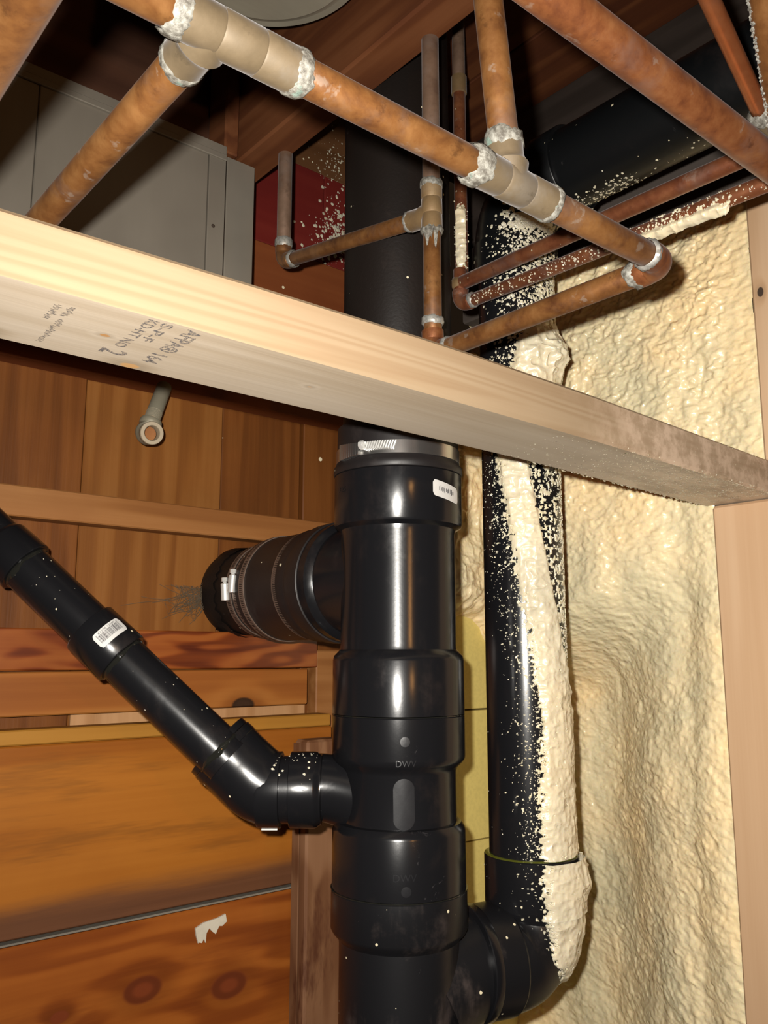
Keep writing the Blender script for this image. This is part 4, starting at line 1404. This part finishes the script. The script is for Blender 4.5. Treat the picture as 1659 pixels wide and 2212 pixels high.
# corner where the slanted axis meets the horizontal one
ax_h, ax_d = ad, -da
w0 = flange - pE
den = 1 - (ax_h.dot(ax_d)) ** 2
th = (w0.dot(ax_h) - w0.dot(ax_d) * ax_h.dot(ax_d)) / den
corner = pE + ax_h * th
leg = min((corner - pE).length, 0.050)
pts = bezarc(corner - ax_h * leg, corner, corner + ax_d * leg, 16)
mb = MB()
mb.tube([base + ad * (el_in + 0.001)] + pts, [0.0366] * (len(pts) + 1), 56)
mb.lathe(base, ad, [(el_in, 0.026), (el_in, hub2 - 0.0008), (el_in + 0.0005, hub2), (el_out - 0.002, hub2), (el_out + 0.001, 0.0364)], 56)
e_end = pts[-1]
Lh = (flange - e_end).dot(ax_d)
mb.lathe(e_end, ax_d, [(-0.002, 0.0364), (max(Lh - 0.022, 0.0), 0.0364), (max(Lh - 0.0205, 0.001), 0.0362), (Lh - 0.006, 0.0366), (Lh - 0.0055, 0.0372), (Lh + 0.003, 0.0372), (Lh + 0.0035, 0.0366), (Lh + 0.0035, 0.026)], 56)
obj('elbow', mb, 'abs_arm', arm, angle=30)
obj('rim', MB().lathe(e_end, ax_d, [(Lh + 0.0035, 0.026), (Lh + 0.004, 0.0362), (Lh + 0.0105, 0.0362), (Lh + 0.011, 0.0355), (Lh + 0.011, 0.026)], 56), 'abs_arm', arm)
mb = MB()
mb.obb(base + ad * ((el_in + el_out) / 2) - ez * (hub2 + 0.0006), (ad, ad.cross(ez), ez), [0.0080, 0.006, 0.0008], 0.0002)
obj('tag', mb, 'paper', arm, label='white tag under the elbow')
mb = MB()
rn = random.Random(31)
fr = frame(base, ad)
upn = 1 if fr.e2.z > 0 else -1
for k in range(46):
    s_, ph = rn.uniform(hub_in - 0.002, el_out + 0.002), upn * abs(rn.gauss(1.0, 0.3))
    mb.bead(fr.at(s_, ph, hub2 if s_ < hub_out or el_in < s_ < el_out else 0.0345), fr.nrm(ph), rn.choice([0.0004, 0.0006, 0.0009, 0.0014]), 0.6)
for k in range(30):
    s_, ph = rn.uniform(0, sE), rn.uniform(-1.3, 1.3)
    if sA0 - 0.002 < s_ < sA1 + 0.002 or sB0 - 0.006 < s_ < sB1 + 0.002:
        continue
    mb.bead(fa.at(s_, ph, RA), fa.nrm(ph), rn.choice([0.0003, 0.0004, 0.0007]), 0.6)
obj('foam_specks', mb, 'foam', arm, kind='stuff')
fr = frame(base, ad)
emboss('0', fr, hub2, 0.0, (hub_in + hub_out) / 2 - 0.004, 0.006, arm)

# right upright pipe with foam
VR = 0.0455
V0 = V((VX, VY, 0))


def zv(y):
    return zat(VX, VY, y)


vt = thing('vent_pipe', 'upright black pipe on the right half coated with cream spray foam', 'pipe', (VX, VY, zb3 - 0.06))
zh0, zh1 = zv(1958), zv(1842)
zbend = 0.560
RBt = 0.060
obj('pipe', MB().lathe(V0, ez, [(zh0, VR), (zbend - RBt - 0.02, VR)], 72), 'abs_vent', vt)
HV = 0.0512
obj('hub', MB().lathe(V0, ez, [(zh0 - 0.010, 0.0470), (zh0 - 0.004, 0.0485), (zh0 + 0.003, HV - 0.0006), (zh0 + 0.006, HV), (zh1 - 0.001, HV), (zh1, HV - 0.001), (zh1, VR - 0.001)], 72), 'abs_vent', vt)
obj('cement_line', MB().lathe(V0, ez, [(zh1 - 0.0006, HV - 0.002), (zh1 + 0.0002, HV - 0.0006), (zh1 + 0.0008, HV - 0.003), (zh1 + 0.0010, VR)], 72, cap=False), 'cement', vt, label='green pipe cement line')
zc3 = cb3.z
cE = V((VX, VY, zc3))
legv = min((zh0 - zc3) - 0.004, 0.058)
pts = bezarc(cE + ez * legv, cE, cE - bdir * legv, 16)
mb = MB()
mb.tube([V((VX, VY, zh0))] + pts, [0.0472] + [0.0472 + 0.0065 * min(i / 12, 1) for i in range(len(pts))], 64)
mb.lathe(cb3, bdir, [(0.0860, 0.0530), (0.0865, 0.0555), (0.1180, 0.0560), (0.1205, 0.0545), (0.1215, 0.0500)], 64)
obj('elbow', mb, 'abs_dusty', vt, angle=30)
mb = MB().lathe(cb3, bdir, [(0.0780, 0.0480), (0.0785, 0.0565), (0.0795, 0.0574), (0.0880, 0.0574), (0.0890, 0.0566), (0.0895, 0.0520)], 64)
obj('ring', mb, 'abs', vt, label='smooth raised ring at the lower elbow')
# foam down the right side of the pipe
fv = frame((VX, VY, 0), ez)
sg = 1.0 if fv.e2.dot(RGT) > 0 else -1.0
yk = [560, 620, 700, 760, 820, 900, 1000, 1100, 1200, 1300, 1400, 1500, 1600, 1700, 1840, 2000, 2100]
L_ = [25, 30, 28, 5, -5, -20, -29, -19, -10, 0, 12, 21, 23, 20, 19, 19, 24]
R_ = [120, 120, 120, 120, 120, 60, 8, 19, 30, 44, 58, 82, 120, 120, 120, 120, 120]
zk = np.array([zv(y) for y in yk])
o_ = np.argsort(zk)


def cov(ph, s):
    d = np.degrees(ph) * sg
    l = np.interp(s, zk[o_], np.array(L_, float)[o_])
    r = np.interp(s, zk[o_], np.array(R_, float)[o_])
    a = sstep(d, l - 26, l + 12)
    b = 1 - 0.56 * sstep(d, r - 6, r + 6)
    top = 0.50 + 0.50 * (1 - sstep(s, zv(760), zv(690)))
    far = 0.34 * sstep(d, l - 75, l - 10)
    return np.maximum(a * b * 1.12 * top, far * 0.9)


def thk_(ph, s):
    d = np.degrees(ph) * sg
    blob = 0.016 * np.exp(-((s - zv(785)) / 0.022) ** 2) * np.exp(-((d - 55) / 38) ** 2)
    return 0.0042 + 0.002 * sstep(s, zv(1500), zv(1800)) * 0 + blob + 0.004 * np.exp(-((s - zv(1880)) / 0.02) ** 2) * np.exp(-((d - 95) / 25) ** 2)


foam_tube('foam_crust', fv, lambda s: np.full_like(s, VR), zh1 + 0.001, zv(575), -1.45 if sg > 0 else -2.2, 2.2 if sg > 0 else 1.45, cov, thk_, vt, 1300, 300, 3)
foam_tube('foam_crust', fv, lambda s: HV + 0.0 * s, zh0 - 0.001, zh1 - 0.001, -1.45 if sg > 0 else -2.3, 2.3 if sg > 0 else 1.45, cov, lambda ph, s: 0.0055 + 0.010 * np.exp(-((s - (zh0 * 0.45 + zh1 * 0.55)) / 0.014) ** 2) * np.exp(-((np.degrees(ph) * sg - 98) / 30) ** 2), vt, 190, 230, 5)
mb = MB()
rn = random.Random(25)
for k in range(2600):
    y_ = rn.uniform(575, 800) if rn.random() < 0.6 else rn.uniform(800, 1840)
    up_zone = y_ < 800
    d_ = rn.gauss(22, 30) if up_zone else float(np.interp(y_, yk, L_)) - abs(rn.gauss(0, 22))
    ph = math.radians(d_) * sg
    mb.bead(fv.at(zv(y_), ph, VR), fv.nrm(ph), rn.choice([0.0004, 0.0006, 0.0009, 0.0013, 0.002]) if up_zone else rn.choice([0.0003, 0.0005, 0.0008]), 0.5)
obj('foam_specks', mb, 'foam', vt, kind='stuff')
# foam on the outside of the bottom elbow
pts_e = [V((VX, VY, zh0))] + pts
nu, nv = 150, 150
P = np.zeros((nu, nv, 3))
on = np.zeros((nu, nv))
ctr = [V(p) for p in pts_e]
cum = [0]
for i in range(1, len(ctr)):
    cum.append(cum[-1] + (ctr[i] - ctr[i - 1]).length)
side = RGT
for i in range(nu):
    u = cum[-1] * 0.80 * i / (nu - 1)
    j = max(k for k in range(len(cum) - 1) if cum[k] <= u + 1e-9)
    w = (u - cum[j]) / max(cum[j + 1] - cum[j], 1e-9)
    c_ = ctr[j].lerp(ctr[j + 1], w)
    tg = (ctr[j + 1] - ctr[j]).normalized()
    e1 = (-c_ - tg * (-c_).dot(tg)).normalized()
    e2 = e1.cross(tg)
    if e2.dot(RGT) < 0:
        e2 = -e2
    for k in range(nv):
        ph = math.radians(-30 + 170 * k / (nv - 1))
        P[i, k] = c_ + (e1 * math.cos(ph) + e2 * math.sin(ph)) * 0.0502
Rn = np.array([0.0])
fi = fbm(P[..., 0] * 330, P[..., 1] * 330, P[..., 2] * 330, 3, 3, 0.55)
phd = np.linspace(-30, 140, nv)[None, :] * np.ones((nu, 1))
ud = np.linspace(0, 1, nu)[:, None] * np.ones((1, nv))
cv = sstep(phd, 19 - 26 + 22 * ud, 19 + 14 + 30 * ud) * 1.1 * (1 - sstep(ud, 0.55, 1.0))
on = sstep(cv + (fi - 0.5) * 1.5, 0.5, 0.66)
lump = 0.4 + 0.5 * billow(P[..., 0] * 70, P[..., 1] * 70, P[..., 2] * 70, 9)
C = np.zeros_like(P)
for i in range(nu):
    u = cum[-1] * 0.80 * i / (nu - 1)
    j = max(k for k in range(len(cum) - 1) if cum[k] <= u + 1e-9)
    w = (u - cum[j]) / max(cum[j + 1] - cum[j], 1e-9)
    C[i, :] = ctr[j].lerp(ctr[j + 1], w)
N = P - C
N /= np.linalg.norm(N, axis=-1, keepdims=True)
h = -0.0030 + on * (0.0042 + 0.0062 * lump * sstep(cv, 0.5, 1.0))
mesh_grid('foam_crust', (P + N * h[..., None]).reshape(-1, 3), nu, nv, (on > 0.03).ravel(), 'foam', vt, 'stuff')

# the pipe along the ceiling it turns into
hp = thing('ceiling_pipe', 'large dark black pipe bending from the upright pipe to run under the ceiling', 'pipe', (VX, 0.4, zbend - 0.05))
cT = V((VX, VY, zbend))
pts = bezarc(cT - ez * RBt, cT, cT - ey * RBt, 16)
mb = MB()
mb.tube(pts, [0.0485] * len(pts), 64)
mb.lathe(pts[0], -ez, [(-0.002, 0.0485), (0.004, 0.0488), (0.006, 0.0515), (0.038, 0.0515), (0.039, 0.0505), (0.039, 0.0450)], 64)
obj('elbow', mb, 'abs_ceiling', hp, angle=30)
obj('pipe', MB().lathe((VX, VY - RBt + 0.002, zbend), -ey, [(0, 0.0465), (0.60, 0.0465)], 72), 'abs_ceiling', hp)
yh = VY - RBt - 0.012
obj('hub', MB().lathe((VX, yh + 0.014, zbend), -ey, [(0, 0.0485), (0.002, 0.0512), (0.036, 0.0512), (0.037, 0.0505), (0.037, 0.046)], 72), 'abs_ceiling', hp)
mb = MB()
rn = random.Random(12)
fb = frame(cT - ez * RBt, ez)
for k in range(1500):
    i = rn.randint(0, len(pts) - 2)
    c_ = pts[i].lerp(pts[i + 1], rn.random())
    tg = (pts[i + 1] - pts[i]).normalized()
    e1 = (-c_ - tg * (-c_).dot(tg)).normalized()
    e2 = tg.cross(e1)
    if e2.dot(RGT) < 0:
        e2 = -e2
    ph = rn.gauss(0.45, 0.38)
    n = e1 * math.cos(ph) + e2 * math.sin(ph)
    if i < 9:
        mb.bead(c_ + n * 0.0483, n, rn.choice([0.0006, 0.0009, 0.0014, 0.0022, 0.0030]), 0.5)
for k in range(900):
    c_ = cT - ez * (RBt + rn.uniform(-0.005, 0.040))
    ph = rn.gauss(0.45, 0.45)
    n = fb.nrm(ph * (1 if fb.e2.dot(RGT) > 0 else -1))
    mb.bead(c_ + n * 0.0513, n, rn.choice([0.0006, 0.0009, 0.0014, 0.002]), 0.5)
for k in range(420):
    s_ = rn.uniform(0.0, 0.12) if rn.random() < 0.8 else rn.uniform(0, 0.3)
    c_ = V((VX, yh + 0.02 - s_, zbend))
    ph = math.radians(rn.gauss(62, 14))
    e1 = V((-VX, 0, -zbend)).normalized()
    dn = (-ez - e1 * (-ez).dot(e1)).normalized()
    n = e1 * math.cos(ph) + dn * math.sin(ph)
    mb.bead(c_ + n * (0.0510 if s_ < 0.045 else 0.0464), n, rn.choice([0.0005, 0.0007, 0.0011, 0.0018]), 0.5)
obj('foam_specks', mb, 'foam', hp, kind='stuff')

# ================================================================ SHEET METAL
YD = 0.885
du = thing('sheet_metal_duct', 'grey sheet metal duct with a folded seam behind the left copper branch', 'duct', (0.25, YD, 0.34))
zt0 = atY(330, 275, YD).z
xd1 = atY(486, 400, YD).x
xd0 = atY(449, 400, YD).x
xd2 = atY(545, 450, YD).x
xp = atY(72, 400, YD).x
obj('panel', MB().box((-0.30, YD + 0.001, 0.36), (xp - 0.0004, YD + 0.012, zt0), 0.001), 'galv', du, smooth=False)
obj('panel', MB().box((xp, YD, 0.36), (xd0, YD + 0.012, zt0), 0.001), 'galv', du, smooth=False)
obj('panel', MB().box((xd0 + 0.0006, YD - 0.0015, 0.36), (xd1, YD + 0.012, zt0 - 0.002), 0.0006), 'galv', du, smooth=False)
obj('flange', MB().box((xd1 + 0.0004, YD - 0.004, 0.36), (xd2, YD - 0.001, atY(515, 352, YD).z), 0.0008), 'galv', du, smooth=False)
obj('seam', MB().box((-0.30, YD - 0.004, zt0 - 0.006), (xd1, YD, zt0 + 0.002), 0.0012).box((-0.30, YD - 0.0025, zt0 + 0.002), (xd1, YD, zt0 + 0.014), 0.0008), 'galv', du, smooth=False)
q = atY(459, 489, YD)
obj('rivet', MB().lathe(V((q.x, YD - 0.0012, q.z)), -ey, [(0, 0.0026), (0.0008, 0.0024), (0.0012, 0.001)], 12), 'dark', du)
obj('duct_back', MB().box((-0.30, YD + 0.013, 0.36), (xd1, YD + 0.045, zt0 - 0.004), 0.001), 'galv', du, smooth=False)

rd = thing('round_duct', 'round galvanised duct end hanging at the top between the joists', 'duct', (0.375, 0.625, 0.665))
dc = V((0.375, 0.628, 0.668))
obj('collar', MB().lathe(dc, ez, [(0.0, 0.096), (0.0, 0.1025), (0.002, 0.104), (0.006, 0.104), (0.008, 0.1020), (0.030, 0.1015), (0.19, 0.1015)], 72), 'galv_round', rd)
obj('bead', MB().lathe(dc, ez, [(0.012, 0.1015), (0.0125, 0.1040), (0.016, 0.1052), (0.0195, 0.1040), (0.020, 0.1015)], 72, cap=False), 'galv_round', rd)
obj('cap', MB().lathe(dc, ez, [(-0.0030, 0.080), (-0.0030, 0.0885), (-0.0010, 0.0905), (0.0005, 0.0975)], 72), 'galv_round', rd)

# old pipe drop with an open elbow
hg = thing('pipe_drop', 'short grey zinc pipe with an open elbow hanging before the planks', 'pipe', atY(332, 948, 0.95))
h0, h1 = atY(355, 836, 0.985), atY(327, 909, 0.957)
dh = (h1 - h0).normalized()
pipe(h0, h1, 0.0096, 'zinc', hg)
obj('thread', MB().lathe(h1, dh, [(-0.014, 0.0098)] + [(-0.013 + 0.0012 * k, 0.0090 + 0.0007 * (k % 2)) for k in range(11)] + [(0.001, 0.009)], 28), 'zinc_rim', hg)
ec = atY(317, 938, 0.955)
de = (ec - h1).normalized()
od = (-FWD * 0.84 + RGT * 0.50 - ez * 0.16).normalized()
mb = MB()
mb.lathe(h1, de, [(-0.001, 0.0102), (0.0, 0.0128), (0.0015, 0.0134), (0.006, 0.0134), (0.0075, 0.0124), (0.010, 0.0120)], 32)
Le = (ec - h1).length
pp = [h1 + de * 0.004] + bezarc(ec - de * min(0.010, Le * 0.6), ec, ec + od * min(0.010, Le * 0.6), 10) + [ec + od * 0.019]
mb.tube(pp, [0.0124] + [0.0124 + 0.0026 * math.sin(math.pi * i / (len(pp) - 2)) for i in range(len(pp) - 1)], 32, False)
obj('elbow', mb, 'zinc', hg)
oe = pp[-1]
obj('rim', MB().lathe(oe, od, [(-0.004, 0.0120), (-0.002, 0.0136), (0.0045, 0.0140), (0.0055, 0.0134), (0.0055, 0.0094), (0.004, 0.0086), (-0.006, 0.0084)], 36, cap=False), 'zinc_rim', hg)
obj('bore', MB().lathe(oe, od, [(-0.009, 0.0001), (-0.009, 0.0086), (-0.0095, 0.0086), (-0.0095, 0.0001)], 28), 'batten', hg)

# cobweb on the planks
mb = MB()
rn = random.Random(9)
hub_p = atY(452, 1270, YS - 0.004)


def strand(a, b, sag, r=0.00028):
    pts = []
    for i in range(7):
        t = i / 6
        p = a.lerp(b, t) + V((rn.uniform(-1, 1) * 0.001, 0, -sag * math.sin(math.pi * t) + rn.uniform(-1, 1) * 0.0012))
        p.y -= 0.004 * math.sin(math.pi * t)
        pts.append(p)
    mb.tube(pts, r, 4, False)


ends = [atY(x, y, YS - 0.003) for x, y in ((262, 1307), (306, 1290), (330, 1300), (350, 1335), (385, 1345), (410, 1350), (420, 1340), (345, 1262), (380, 1268), (365, 1320), (400, 1330), (430, 1310))]
for k, e in enumerate(ends):
    strand(hub_p + V((rn.uniform(-0.008, 0.004), 0, rn.uniform(-0.02, 0.012))), e, rn.uniform(0.0, 0.006), 0.0003)
for k in range(150):
    a = ends[rn.randrange(2, len(ends))].lerp(hub_p, rn.uniform(0.1, 0.95))
    b = ends[rn.randrange(2, len(ends))].lerp(hub_p, rn.uniform(0.1, 0.95))
    strand(a, b, rn.uniform(0, 0.003), 0.00016)
cw = obj('cobweb', mb, 'web', None, kind='stuff')
cw['label'] = 'dusty grey cobweb beside the hole where the stub pipe meets the planks'
cw['category'] = 'cobweb'
